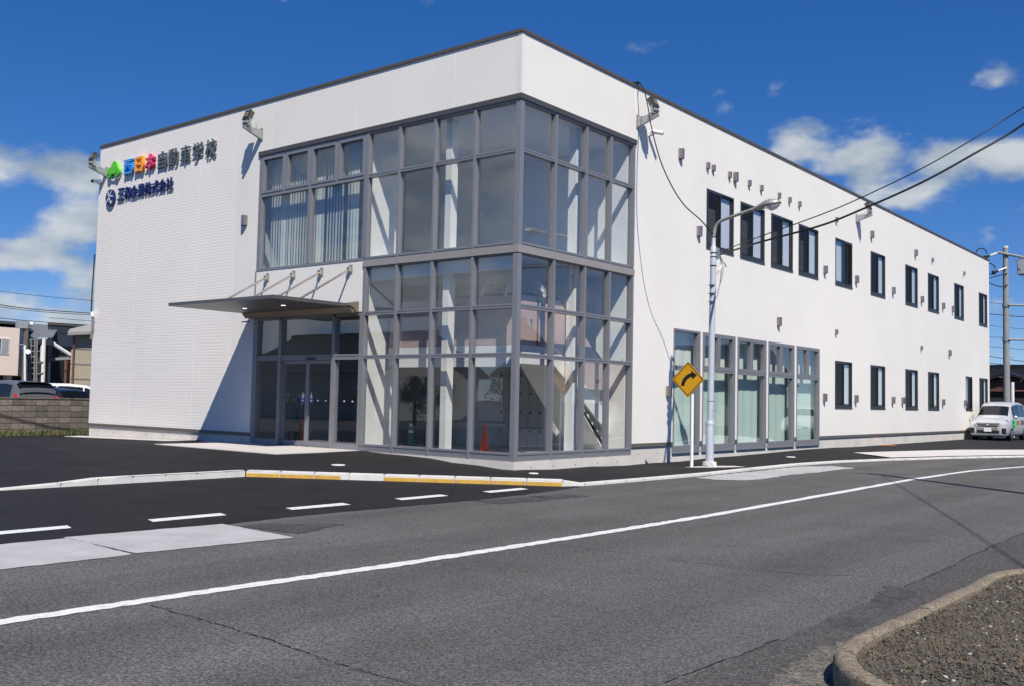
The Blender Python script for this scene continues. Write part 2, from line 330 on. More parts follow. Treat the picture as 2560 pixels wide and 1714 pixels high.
# control heights of the forecourt and pavement
HC = [(-17.5, 0, .01), (-15.5, 0, .04), (-13.3, 0, .08), (-11, 0, .17), (-9.3, 0, .2), (-9.4, -2.55, .19), (-7, -2.6, .19), (-4.8, -2.6, .19), (-4.7, -.2, .2), (-3, 0, .165), (-1.5, 0, .085), (-.3, 0, .02),
      (0, 1.5, -.02), (0, 4.6, -.05), (0, 6.7, -.05), (0, 10, -.01), (0, 16.7, .05), (0, 21, .02), (0, 27, .02), (0, 34, .03), (0, 40, .03), (1.3, 5, 0), (1.4, 11, 0.01), (1.4, 16, .035), (2, 26, .02), (1, 60, 0),
      (-2.1, -5.2, .115), (-2.1, -6.5, .115), (-2.1, -7.7, .115), (-2.1, -8.9, .012), (-2.1, -10.5, .012), (-2.1, -13, .012), (-2.1, -30, .012), (-.2, -4.15, .115), (1.2, -3.25, .115), (2.6, -2.3, .1), (2.85, -1.5, .03), (3, 1, .03), (3, 4, .03), (2.8, 8, .03), (3.4, 13, .03), (5.6, 20, .03),
      (-20, -3, .0), (-20, 5, 0), (-20, -12, 0), (-20, -30, 0), (-12, -8, .05), (-8, -12, .03), (-19, 20, 0), (-6, -5, .15), (-20, 45, 0)]
def gz(x, y):
    sw = sz = 0
    for a, b, c in HC:
        d = (x - a) ** 2 + (y - b) ** 2
        if d < 1e-4: return c
        w = 1 / (d ** 1.7); sw += w; sz += w * c
    return sz / sw
def subdiv(poly, step):
    out = []
    for i, (a, b) in enumerate(poly):
        c, d = poly[(i + 1) % len(poly)]; n = max(1, int(math.hypot(c - a, d - b) / step))
        out += [(a + (c - a) * k / n, b + (d - b) * k / n) for k in range(n)]
    return out
def inside(p, poly):
    c = False; j = len(poly) - 1
    for i in range(len(poly)):
        (xi, yi), (xj, yj) = poly[i], poly[j]
        if (yi > p[1]) != (yj > p[1]) and p[0] < (xj - xi) * (p[1] - yi) / (yj - yi) + xi: c = not c
        j = i
    return c
def terrain(name, poly, mat, zf, step=.6, dz=0, parent=None):
    b = subdiv(poly, step); n = len(b); pts = list(b)
    xs = [p[0] for p in poly]; ys = [p[1] for p in poly]
    x = min(xs)
    while x < max(xs):
        y = min(ys)
        while y < max(ys):
            if inside((x, y), b) and min((x - a) ** 2 + (y - c) ** 2 for a, c in b) > (step * .5) ** 2: pts.append((x, y))
            y += step if abs(y) < 16 else step * 3
        x += step
    vo, eo, fo, *_ = delaunay_2d_cdt([Vector(p) for p in pts], [(i, (i + 1) % n) for i in range(n)], [], 1, 1e-5)
    m = MB(); m.add([(v.x, v.y, zf(v.x, v.y) + dz) for v in vo], [tuple(f) for f in fo])
    o = m.build(name, mat, parent, recalc=False, smooth=False)
    if sum(p.normal.z for p in o.data.polygons) < 0: o.data.flip_normals()
    for p in o.data.polygons: p.use_smooth = True
    return o
# outer line of the kerbs (x, y)
KA = [(-2.0, -30), (-2.0, -9.3), (-2.0, -8.2), (-2.0, -5.25), (-.31, -4.12), (2.86, -2.2)]
KB = [(3.02, -1.75), (3.12, 0), (3.2, 2.5), (3.12, 5), (3.08, 7.5), (3.3, 10), (3.84, 12.4), (4.75, 15.6), (5.95, 18.7), (7.4, 21.6), (9.6, 25), (13, 29.4), (18, 35), (26, 43)]
apron_poly = [(-19.9, -30)] + KA + KB + [(26, 60), (-19.9, 60)]
fore = terrain('pavement', apron_poly, 'new_asphalt', gz, .7); fore['kind'] = 'structure'
# new black carriageway strip below the kerb
def edge_rag(poly, amp=.02, step=.12):
    rnd = random.Random(5); return [(a + rnd.uniform(-amp, amp), b) if (a > 2.9 and -16 < b < -1.9) else (a, b) for a, b in subdiv(poly, step)]
lay = sheet('layby', edge_rag([(-2.05, -60), (3.05, -60), (3.08, -20), (3.06, -14), (3.10, -12.6), (3.12, -11.8), (3.19, -11.2), (3.26, -10.3), (3.31, -9.38), (3.24, -8.4), (3.27, -7.3), (3.33, -6.2), (3.4, -5.18), (3.31, -3.62), (3.16, -2.4), (3.08, -1.9), (2.5, -1.9), (-2.05, -4)]), .004, 'new_asphalt', kind='structure')
# entrance slab of pale concrete flags
slab = MB(); slab.add([(-9.52, -2.5, .16), (-4.62, -2.57, .16), (-4.72, -.002, .16), (-9.3, -.002, .16), (-9.52, -2.5, .206), (-4.62, -2.57, .206), (-4.72, -.002, .206), (-9.3, -.002, .206)],
    [(0, 3, 2, 1), (4, 5, 6, 7), (0, 1, 5, 4), (1, 2, 6, 5), (2, 3, 7, 6), (3, 0, 4, 7)])
eslab = slab.build('entrance_slab', 'slab_concrete'); eslab['kind'] = 'structure'
# narrow concrete edging along the wall left of the entrance
m = MB(); m.add([(-17.9, -.55, .02), (-12.5, -.42, .11), (-9.4, -.4, .2), (-9.4, -.002, .2), (-12.5, -.002, .11), (-17.9, -.002, .02), (-17.9, -.55, .045), (-12.5, -.42, .125), (-9.4, -.4, .208), (-9.4, -.002, .21), (-12.5, -.002, .13), (-17.9, -.002, .05)],
    [(6, 7, 10, 11), (7, 8, 9, 10), (0, 1, 7, 6), (1, 2, 8, 7), (0, 6, 11, 5), (2, 3, 9, 8)])
tag(m.build('wall_edging', 'slab_concrete'), kind='structure')

# kerb stones: each a stone of its own, parts of the pavement
def resample(pts, step):
    out = [Vector(pts[0])]; carry = 0
    for i in range(len(pts) - 1):
        a = Vector(pts[i]); b = Vector(pts[i + 1]); L = (b - a).length; t = step - carry
        while t <= L: out.append(a + (b - a) * (t / L)); t += step
        carry = L - (t - step)
    return out
def kerbstone(a, b, za, zb, wid, mat, gap=.004, bot=-.08, bev=.012):
    d = (b - a).normalized(); nrm = Vector((-d.y, d.x))
    a2 = a + d * gap; b2 = b - d * gap
    vs = []
    for p, z in ((a2, za), (b2, zb)):
        q = p + nrm * wid
        vs += [(p.x, p.y, bot), (p.x, p.y, z - .0), (q.x, q.y, z), (q.x, q.y, bot)]
    m = MB(); m.add(vs, [(0, 1, 2, 3), (7, 6, 5, 4), (0, 4, 5, 1), (1, 5, 6, 2), (2, 6, 7, 3), (3, 7, 4, 0)])
    return m.build('kerb_stone', mat, fore, bevel=bev)
def kz(p):
    # kerb top height along line A
    if p.x < -1.95:
        if p.y < -9.3: return .016
        if p.y < -8.0: return .016 + (.12 - .016) * (p.y + 9.3) / 1.3
    if p.x > 2.1: return .12
    return .12
seg1 = resample([(-2.0, -14), (-2.0, -9.3)], .6) + resample([(-2.0, -8.65), (-2.0, -5.25)], .6)[0:] + [Vector((-2.0, -5.25))]
for a, b in zip(seg1, seg1[1:]):
    if (b - a).length < .1: continue
    kerbstone(a, b, kz(a), kz(b), .16, 'kerb_concrete')
pa, pb = Vector((-2.0, -5.25)), Vector((2.86, -2.2)); nst = 9
for i in range(nst):
    a = pa + (pb - pa) * i / nst; b = pa + (pb - pa) * (i + 1) / nst
    k = kerbstone(a, b, .12, .12, .16, 'kerb_concrete')
    if i not in (3,):
        d = (b - a).normalized(); n_ = Vector((d.y, -d.x)); m = MB(); a3 = a + d * .012; b3 = b - d * (.012 if i != 2 else .15)
        q0, q1 = a3 + n_ * .004, b3 + n_ * .004
        m.add([(q0.x, q0.y, .004), (q1.x, q1.y, .004), (q1.x, q1.y, .07), (q0.x, q0.y, .07), (a3.x, a3.y, .004), (b3.x, b3.y, .004), (b3.x, b3.y, .07), (a3.x, a3.y, .07)],
              [(0, 1, 2, 3), (7, 6, 5, 4), (0, 4, 5, 1), (3, 2, 6, 7), (0, 3, 7, 4), (1, 5, 6, 2)])
        m.build('yellow_stripe', 'yellow_paint', k)
kerbstone(Vector((2.86, -2.2)), Vector((3.02, -1.75)), .12, .05, .16, 'kerb_concrete')
kb = resample(KB[:10], .62)
for a, b in zip(kb, kb[1:]): kerbstone(a, b, .05, .05, .16, 'kerb_concrete')

# paint on the road
def strip(pts, w, z, name, mat, parent, jag=0., seed=1):
    rnd = random.Random(seed); m = MB(); L = []; Rr = []
    for i, p in enumerate(pts):
        p = Vector(p[:2]); d = (Vector(pts[min(i + 1, len(pts) - 1)][:2]) - Vector(pts[max(0, i - 1)][:2])).normalized(); n_ = Vector((-d.y, d.x))
        L.append(p + n_ * (w / 2 + rnd.uniform(-jag, jag))); Rr.append(p - n_ * (w / 2 + rnd.uniform(-jag, jag)))
    vs = [(p.x, p.y, z) for p in L] + [(p.x, p.y, z) for p in Rr]; n = len(L)
    m.add(vs, [(i, i + 1, n + i + 1, n + i) for i in range(n - 1)])
    o = m.build(name, mat, parent, recalc=False)
    if o.data.polygons[0].normal.z < 0: o.data.flip_normals()
    return o
def lin(a, b, step):
    n = max(1, int(math.hypot(b[0] - a[0], b[1] - a[1]) / step)); return [(a[0] + (b[0] - a[0]) * i / n, a[1] + (b[1] - a[1]) * i / n) for i in range(n + 1)]
cl = [(6.35, -40), (6.42, -13.3), (6.47, -12.1), (6.62, -9.9), (6.70, -7), (6.73, -4.4), (6.62, 1.1), (6.52, 5.3), (6.62, 9.5), (7.14, 12.8), (8.2, 16.5), (9.8, 20.2), (12, 24), (16, 29.5)]
pts = []
for a, b in zip(cl, cl[1:]): pts += lin(a, b, .08 if b[1] < -3 and a[1] > -16 else .5)[:-1]
strip(pts, .155, .005, 'white_line', 'road_paint', road, .016, 3)
for i, (y0, x0) in enumerate([(-15.75, 2.40), (-13.75, 2.40), (-11.76, 2.40), (-9.86, 2.50), (-7.92, 2.57), (-5.96, 2.61), (-4.08, 2.70)]):
    q = .004
    o = sheet('dash', [(x0 - .1, y0 + .03), (x0 + .13, y0 - .04), (x0 + .13 + (.02 if i == 4 else 0), y0 + .95), (x0 - .1, y0 + 1.02)], .009, 'road_paint', lay)
def ragged(poly, seed, amp=.03, step=.07):
    rnd = random.Random(seed); return [(a + rnd.uniform(-amp, amp), b + rnd.uniform(-amp, amp)) for a, b in subdiv(poly, step)]
# concrete gutter slabs, patches and cracks
for y0, y1 in ((-14.6, -13.1), (-13.08, -11.23), (-11.20, -9.47)):
    gx = [(3.12, y0), (4.52, y0 - .02), (4.56 + (.12 if y1 > -10 else 0), y1 - .05), (3.2 + (.08 if y1 > -10 else 0), y1 + .05)]
    sheet('gutter_slab', ragged(gx, 60, .012, .09), .006, 'gutter_concrete', road)
for i, pl in enumerate([[(3.54, -9.4), (3.6, -9.0), (4.19, -8.4), (4.5, -9.3)], [(3.58, -4.07), (4.08, -4.0), (4.15, -3.24), (3.66, -3.39)], [(3.45, -5.2), (4.0, -5.27), (4.09, -4.16), (3.69, -3.95)], [(10.2, -7.75), (10.5, -7.85), (10.5, -8.7), (10.38, -8.85), (10.3, -8.4)], [(10.3, -9.34), (10.52, -9.1), (10.6, -9.45), (10.45, -9.6)]]):
    sheet('asphalt_patch', ragged(pl, 40 + i), .0045, 'patch_asphalt', road)
sheet('gutter_strip', ragged([(3.35, 1.7), (3.3, 4.5), (3.24, 7.06), (3.7, 8.2), (4.4, 7.8), (4.3, 6.6), (4.42, 5.4), (4.28, 4.2), (4.4, 2.9), (4.38, 2.0), (3.83, 1.53)], 70, .04, .15), .0045, 'gutter_concrete', road)
sheet('worn_verge', ragged([(10.3, -16), (10.3, -11.1), (10.31, -10.3), (10.31, -7.1), (10.27, -4.6), (10.25, -2.86), (10.6, 1.5), (11.2, 5), (40, 5), (40, -16)], 71, .02, .12), .003, 'worn_asphalt', road)
pv = sheet('crossover_slab', [(1.83, 14.9), (3.62, 13.0), (4.5, 15.9), (5.72, 19.0), (7.1, 21.9), (9.4, 25.2), (7.2, 25.6), (4.9, 23.94), (3.43, 21.34), (2.4, 17.5)], .058, 'slab_concrete'); pv['kind'] = 'structure'
sheet('grit_drift', ragged([(10.62, -9.9), (10.84, -10.0), (10.9, -10.9), (11.2, -11.35), (11.0, -11.6), (10.7, -11.2), (10.58, -10.5)], 77, .05, .08), .0048, 'grit', road)
def crack(pts, w, seed, step=.03, amp=.02):
    rnd = random.Random(seed); out = []
    for a, b in zip(pts, pts[1:]): out += lin(a, b, step)[:-1]
    o2 = []; dx = dy = 0; run = rnd.randint(30, 60)
    for p in out:
        dx = dx * .86 + rnd.uniform(-amp, amp) * .7; dy = dy * .86 + rnd.uniform(-amp, amp) * .7; o2.append((p[0] + dx, p[1] + dy))
        if len(o2) > run:
            strip(o2, w * rnd.uniform(.45, 1.0), .0055, 'crack', 'crack_dark', road, w * .4, rnd.randint(0, 999)); o2 = o2[-1:] if rnd.random() < .6 else []; run = rnd.randint(12, 55)
    if len(o2) > 3: strip(o2, w * .5, .0055, 'crack', 'crack_dark', road, w * .3, seed)
crack([(6.62, -12.34), (7.07, -12.36), (7.54, -12.39), (7.92, -12.4), (8.58, -12.44), (9.16, -12.46), (10.2, -12.5)], .010, 1, amp=.014)
crack([(6.82, -7.89), (7.74, -7.88), (8.71, -7.84), (9.15, -7.84), (10.0, -7.4)], .011, 2, amp=.014)
crack([(10.25, -2.0), (10.25, -2.86), (10.27, -4.59), (10.31, -6.14), (10.31, -7.13), (10.29, -7.8)], .013, 3, amp=.012)
crack([(10.31, -10.2), (10.31, -10.7), (10.27, -11.11), (10.25, -13)], .010, 4, amp=.012)
crack([(4.6, -11.2), (5.3, -11.1), (6.1, -11.15)], .006, 5, amp=.014)
crack([(8.9, -5.2), (9.6, -4.6), (10.2, -4.4)], .006, 6, amp=.014)
crack([(5.0, 2.2), (5.6, 1.7), (6.3, 1.75)], .01, 7, amp=.014)

# traffic island: old kerb and gravel bed
def smooth(pts, it=2):
    for _ in range(it):
        q = [pts[0]]
        for a, b in zip(pts, pts[1:]): q += [(a[0] * .75 + b[0] * .25, a[1] * .75 + b[1] * .25), (a[0] * .25 + b[0] * .75, a[1] * .25 + b[1] * .75)]
        q.append(pts[-1]); pts = q
    return pts
iso = [(16.5, -13.2), (13.2, -12.35), (11.9, -11.75), (11.25, -11.33), (10.95, -11.0), (10.84, -10.6), (10.84, -10.0), (10.87, -9.0), (10.89, -8.2), (10.87, -7.45), (10.92, -7.05), (11.08, -6.72), (11.5, -6.3), (12.4, -5.9), (16.5, -4.9)]
iso = smooth(iso, 3)
isl_in = []
for i, p in enumerate(iso):
    a = Vector(iso[max(0, i - 1)]); b = Vector(iso[min(len(iso) - 1, i + 1)]); d = (b - a).normalized(); q = Vector(p) + Vector((d.y, -d.x)) * .115
    isl_in.append((q.x, q.y))
def islz(x, y):
    dd = min(math.hypot(x - a, y - b) for a, b in isl_in)
    return .105 + min(.10, dd * .06) + .02 * math.sin(x * 3.1) * math.cos(y * 2.7)
island = terrain('traffic_island', isl_in, 'earth', islz, .3); island['kind'] = 'structure'
iso_f = resample(iso, .065); NS = 8
for k0 in range(0, len(iso_f) - NS, NS):
    m = MB(); vs = []; seg_ = iso_f[k0:k0 + NS + 1]; jz = random.uniform(-.005, .005)
    for i_, p in enumerate(seg_):
        q0 = iso_f[max(0, k0 + i_ - 1)]; q1 = iso_f[min(len(iso_f) - 1, k0 + i_ + 1)]; d = (q1 - q0).normalized(); nn = Vector((d.y, -d.x))
        if i_ == 0: p = p + d * .003
        if i_ == NS: p = p - d * .003
        e = random.uniform(-.0035, .0035); q = p + nn * (.118 + random.uniform(-.004, .004))
        vs += [(p.x, p.y, -.05), (p.x + e, p.y + e, .115 + jz), (p.x + nn.x * .012, p.y + nn.y * .012, .138 + jz + e), (p.x + nn.x * .035, p.y + nn.y * .035, .149 + jz), (q.x - nn.x * .03, q.y - nn.y * .03, .150 + jz + e), (q.x, q.y, .132 + jz), (q.x, q.y, -.05)]
    fs = [tuple(range(7)), tuple(range(len(vs) - 1, len(vs) - 8, -1))]
    for s_ in range(len(seg_) - 1):
        for k in range(7): fs.append((s_ * 7 + k, s_ * 7 + (k + 1) % 7, s_ * 7 + 7 + (k + 1) % 7, s_ * 7 + 7 + k))
    m.add(vs, fs); m.build('kerb_stone', 'old_kerb', island, smooth=True)
def pebbles(name, n, mats, smin, smax, seed, flat=.6):
    rnd = random.Random(seed)
    bm = bmesh.new(); bmesh.ops.create_icosphere(bm, subdivisions=1, radius=1); base = [v.co.copy() for v in bm.verts]; bf = [tuple(v.index for v in f.verts) for f in bm.faces]; bm.free()
    octv = [Vector(v) for v in ((1, 0, 0), (-1, 0, 0), (0, 1, 0), (0, -1, 0), (0, 0, 1), (0, 0, -1))]; octf = [(0, 2, 4), (2, 1, 4), (1, 3, 4), (3, 0, 4), (2, 0, 5), (1, 2, 5), (3, 1, 5), (0, 3, 5)]
    V = []; F = []
    k = 0
    while k < n:
        x = rnd.uniform(10.9, 13.6); y = rnd.uniform(-12.6, -5.6)
        if not inside((x, y), isl_in): continue
        s = smin + (smax - smin) * rnd.random() ** 2.5
        rot = Matrix.Rotation(rnd.uniform(0, 6.28), 3, 'Z') @ Matrix.Rotation(rnd.uniform(-.6, .6), 3, 'X'); o = Vector((x, y, islz(x, y) + s * .15)); b0 = len(V)
        for v in octv: V.append(o + rot @ Vector((v.x * s * rnd.uniform(.7, 1.2), v.y * s * rnd.uniform(.6, 1.0), v.z * s * flat * rnd.uniform(.7, 1.1))))
        F += [tuple(i + b0 for i in f) for f in octf]; k += 1
    me = bpy.data.meshes.new(name); me.from_pydata(V, [], F); me.materials.append(MATS[mats]); me.update()
    o = linkobj(name, me, island); o['kind'] = 'stuff'; return o
pebbles('gravel', 24000, 'gravel_dark', .006, .025, 1); pebbles('tan_gravel', 21000, 'gravel_tan', .006, .020, 2); pebbles('pale_gravel', 1300, 'gravel_pale', .004, .02, 3)
def blades(name, n, region, mat, hmin, hmax, zf, parent, seed, lean=1.2, wd=.003):
    rnd = random.Random(seed); V = []; F = []
    for _ in range(n):
        x, y = region(rnd); h = rnd.uniform(hmin, hmax); a = rnd.uniform(0, 6.28); l = rnd.uniform(.2, lean) * h
        b0 = len(V); z = zf(x, y); ca, sa = math.cos(a), math.sin(a)
        V += [(x - sa * wd, y + ca * wd, z), (x + sa * wd, y - ca * wd, z), (x + ca * l * .5 + sa * wd * .7, y + sa * l * .5 - ca * wd * .7, z + h * .7), (x + ca * l * .5 - sa * wd * .7, y + sa * l * .5 + ca * wd * .7, z + h * .7), (x + ca * l, y + sa * l, z + h)]
        F += [(b0, b0 + 1, b0 + 2, b0 + 3), (b0 + 3, b0 + 2, b0 + 4)]
    me = bpy.data.meshes.new(name); me.from_pydata(V, [], F); me.materials.append(MATS[mat]); me.update(); o = linkobj(name, me, parent); o['kind'] = 'stuff'; return o
def ireg(rnd):
    while True:
        p = (rnd.uniform(10.9, 13.6), rnd.uniform(-12.4, -5.8))
        if inside(p, isl_in) and (math.sin(p[0] * 2.3 + 1) + math.cos(p[1] * 1.9) + rnd.uniform(-1, 1)) > .3: return p
blades('dry_grass', 7500, ireg, 'dry_grass', .008, .028, lambda x, y: islz(x, y) + .004, island, 5, 3.2, .0022)
blades('green_grass', 300, ireg, 'green_grass', .012, .035, lambda x, y: islz(x, y) + .004, island, 6, 1.5, .0025)

# ================================================================= OFFICE BUILDING
BLD = thing('office_building', (0, 0, 0), 'long white two-storey office building with glazed corner and grey frames', 'building')
ZT, ZH = 9.384, 8.02
def wallmesh(tf, u0, u1, v0, v1, ops, t, name, mat, w0=0.):
    us = sorted({u0, u1, *[a for o in ops for a in o[:2] if u0 < a < u1]}); vs_ = sorted({v0, v1, *[a for o in ops for a in o[2:] if v0 < a < v1]})
    def hole(i, j):
        if not (0 <= i < len(us) - 1 and 0 <= j < len(vs_) - 1): return True
        uc = (us[i] + us[i + 1]) / 2; vc = (vs_[j] + vs_[j + 1]) / 2
        return any(o[0] < uc < o[1] and o[2] < vc < o[3] for o in ops)
    m = MB(tf)
    for i in range(len(us) - 1):
        for j in range(len(vs_) - 1):
            if hole(i, j): continue
            a, b, c, d = us[i], us[i + 1], vs_[j], vs_[j + 1]; f, k = w0, w0 - t
            m.add([(a, f, c), (b, f, c), (b, f, d), (a, f, d)], [(0, 1, 2, 3)]); m.add([(a, k, c), (b, k, c), (b, k, d), (a, k, d)], [(3, 2, 1, 0)])
            if hole(i - 1, j): m.add([(a, f, c), (a, k, c), (a, k, d), (a, f, d)], [(0, 1, 2, 3)])
            if hole(i + 1, j): m.add([(b, f, c), (b, k, c), (b, k, d), (b, f, d)], [(3, 2, 1, 0)])
            if hole(i, j - 1): m.add([(a, f, c), (b, f, c), (b, k, c), (a, k, c)], [(3, 2, 1, 0)])
            if hole(i, j + 1): m.add([(a, f, d), (b, f, d), (b, k, d), (a, k, d)], [(0, 1, 2, 3)])
    me = m.mesh(name, mat, org(BLD), recalc=False)
    bm = bmesh.new(); bm.from_mesh(me); bmesh.ops.remove_doubles(bm, verts=bm.verts, dist=1e-4); bmesh.ops.recalc_face_normals(bm, faces=bm.faces); bm.to_mesh(me); bm.free()
    return linkobj(name, me, BLD)
YE = 40.34
WIN = [(8.44, 10.14), (10.57, 12.28), (12.74, 14.43), (14.91, 16.60), (18.2, 19.9), (21.89, 23.57), (26.15, 27.83), (29.35, 31.04), (33.6, 35.28), (38.2, 39.85)]
GWN = [(18.19, 19.88), (21.87, 23.56), (26.13, 27.82), (29.32, 31.01), (38.2, 39.85)]
SWN = [(6.67, 8.14), (8.29, 10.29), (10.44, 12.43), (12.59, 14.59), (14.77, 16.73)]
G5 = (35.58, 36.81)
opsB = [(.2, 4.61, -1, ZH)] + [(a, b, 5.826, 7.515) for a, b in WIN] + [(a, b, 1.443, 3.125) for a, b in GWN + [G5]] + [(a, b, -1, 3.46) for a, b in SWN]
wallmesh(TB, .2, 28.63, .474, ZT, opsB, .2, 'wall', 'siding_fine')
wallmesh(TB, 28.636, YE, .474, ZT, opsB, .2, 'wall', 'siding_fine')
opsA = [(-9.0, -4.75, -1, 3.53), (-9.0, -4.75, 4.78, ZH), (-4.75, .01, -1, ZH)]
wallmesh(TA, -10.07, 0, .474, ZT, opsA, .2, 'wall', 'siding_fine')
wallmesh(TA, -17.48, -10.076, .474, ZT, [], .2, 'wall', 'siding_lined')
def part(name, mat, *boxes, tf=IDT, parent=BLD, bevel=0):
    m = MB(tf)
    for b in boxes: m.box(*b)
    return m.build(name, mat, parent, bevel=bevel)
# far sides and roof close the volume
part('wall', 'siding_lined', (-17.48, -17.28, .21, YE - .21, .474, ZT)); part('wall', 'siding_fine', (-17.48, -.01, YE - .2, YE, .474, ZT))
part('roof', 'roof_grey', (-17.27, -.21, .21, YE - .21, 8.6, 8.75))
# coping, corner trim, flashing, plinth
part('coping', 'coping', (-17.52, .035, -.035, .24, 9.385, 9.455)); part('coping', 'coping', (-.24, .035, .242, YE + .03, 9.385, 9.455)); part('coping', 'coping', (-17.52, -17.24, .242, YE + .03, 9.385, 9.455))
part('corner_trim', 'trim_white', (-.10, .006, -.006, .10, 8.037, 9.383))
for x in (-8.53, -5.24, -1.96): part('sealant_joint', 'trim_white', (x - .008, x + .008, -.0025, .01, ZH + .004 if x > -9 else .48, ZT - .002))
for x in (-11.81, -15.09): part('sealant_joint', 'trim_white', (x - .008, x + .008, -.0025, .01, .48, ZT - .002))
part('sealant_joint', 'trim_white', (-10.082, -10.064, -.0025, .01, .48, ZT - .002))
for y in (3.1, 5.5, 17.4, 20.9, 25.2, 28.63, 32.3, 36.9): part('sealant_joint', 'trim_white', (-.01, .0025, y - .008, y + .008, .48 if y > 5 else ZH + .13, ZT - .002))
part('flashing', 'flashing', (-17.5, -9.05, -.022, .1, .385, .472)); part('flashing', 'flashing', (-.1, .022, 4.66, 6.64, .385, .472)); part('flashing', 'flashing', (-.1, .022, 16.76, YE, .385, .472))
for a, b in zip(SWN, SWN[1:]): part('flashing', 'flashing', (-.1, .02, a[1] + .012, b[0] - .012, .385, .472))
wallmesh(TA, -17.46, -9.05, -.3, .383, [], .2, 'plinth', 'concrete', -.02)
wallmesh(TB, 4.62, YE - .02, -.3, .383, [(a - .01, b + .01, .165, 1) for a, b in SWN], .2, 'plinth', 'concrete', -.02)
part('plinth', 'concrete', (-4.74, .03, -.03, .2, -.3, .196)); part('plinth', 'concrete', (-.2, .03, .202, 4.6, -.3, .196))
part('plinth', 'concrete', (-17.46, -17.2, .2, YE, -.3, .47))
# formwork tie holes in the concrete plinth
for i in range(9): part('tie_hole', 'crack_dark', (-16.9 + i * .93 - .016, -16.9 + i * .93 + .016, .0195, .03, .2 + i * .006, .232 + i * .006))
for y in (.55, 1.35, 2.2, 3.1, 3.95): part('tie_hole', 'crack_dark', (.02, .0305, y, y + .03, .04, .07))
for y in (5.0, 5.9, 17.6, 18.6, 19.6, 20.6): part('tie_hole', 'crack_dark', (-.03, -.0195, y, y + .03, .19, .22))

# ---- glazed corner
def pane(tf, u0, u1, v0, v1, parent, w=-.07, mat='glass'): return MB(tf).box(u0, u1, w - .004, w + .004, v0, v1).build('pane', mat, parent)
def bar(tf, u0, u1, v0, v1, parent, name, w0=-.11, w1=.02, mat='frame_grey'): return MB(tf).box(u0, u1, w0, w1, v0, v1).build(name, mat, parent)
MA = [-4.75, -3.62, -2.48, -1.26, -.11]; MBu = [.12, 1.28, 2.49, 3.53, 4.61]
hw = .030
for lev, (zb, rows) in enumerate([(.2, [(.37, 2.40), (2.49, 3.43), (3.52, 4.585)]), (4.775, [(4.85, 6.79), (6.88, 7.875)])]):
    zt = rows[-1][1]
    post = MB().box(-.105, .021, -.021, .115, zb, zt + (.015 if lev == 0 else .04)).build('corner_post', 'frame_grey', BLD)
    for tf, us, sd_ in ((TA, MA, 0), (TB, MBu, 1)):
        fr = MB(tf)
        z0 = rows[0][0]
        u0, u1 = us[0], us[-1]
        # perimeter frame: sill rail, head rail and the two jambs
        fr.box(u0 + .002, u1 - .002, -.1, .012, zb + .001, z0 - .045); fr.box(u0 + .002, u1 - .002, -.115, .024, z0 - .045, z0)
        fr.box(u0 + .002, u1 - .002, -.11, .018, zt, zt + (.012 if lev == 0 else .045))
        if sd_ == 0: fr.box(u0 + .002, u0 + .075, -.112, .03, z0, zt)
        else: fr.box(u1 - .075, u1 - .002, -.112, .03, z0, zt)
        cw = fr.build('curtain_wall', 'frame_grey', BLD)
        inner = us[1:-1] if True else us
        for u in inner: bar(tf, u - hw, u + hw, zb, zt - .001, cw, 'mullion', -.118, .036)
        edges = [u0 + (.075 if sd_ == 0 else 0)] + [q for u in inner for q in (u - hw, u + hw)] + [u1 - (.075 if sd_ == 1 else 0)]
        for k in range(0, len(edges), 2):
            a, b = edges[k] + .0005, edges[k + 1] - .0005
            for r in range(len(rows) - 1):
                t0, t1 = rows[r][1], rows[r + 1][0]; mid = (t0 + t1) / 2
                q = MB(tf).box(a, b, -.11, .02, t0, mid - .008); q.box(a, b, -.11, .008, mid - .008, mid + .008); q.box(a, b, -.11, .02, mid + .008, t1); q.build('transom', 'frame_grey', cw)
            for r in rows: pane(tf, a, b, r[0], r[1], cw)
# spandrel band between the storeys and header above
for tf, cuts in ((TA, [-4.78, -3.63, -1.28, .035]), (TB, [.145, 1.30, 4.64])):
    for a, b in zip(cuts, cuts[1:]):
        q = MB(tf).box(a + .006, b - .006 if b < .03 or b > 1 else b, -.15, .035, 4.612, 4.772); q.build('spandrel_panel', 'frame_band', BLD)
for tf, cuts in ((TA, [-9.03, -6.87, -3.62, -1.28, .05]), (TB, [.145, 1.28, 4.66])):
    for a, b in zip(cuts, cuts[1:]): MB(tf).box(a + .006, b - .006 if b < .04 or b > 1 else b, -.15, .05, 7.921, 8.035).build('header_panel', 'header_grey', BLD)
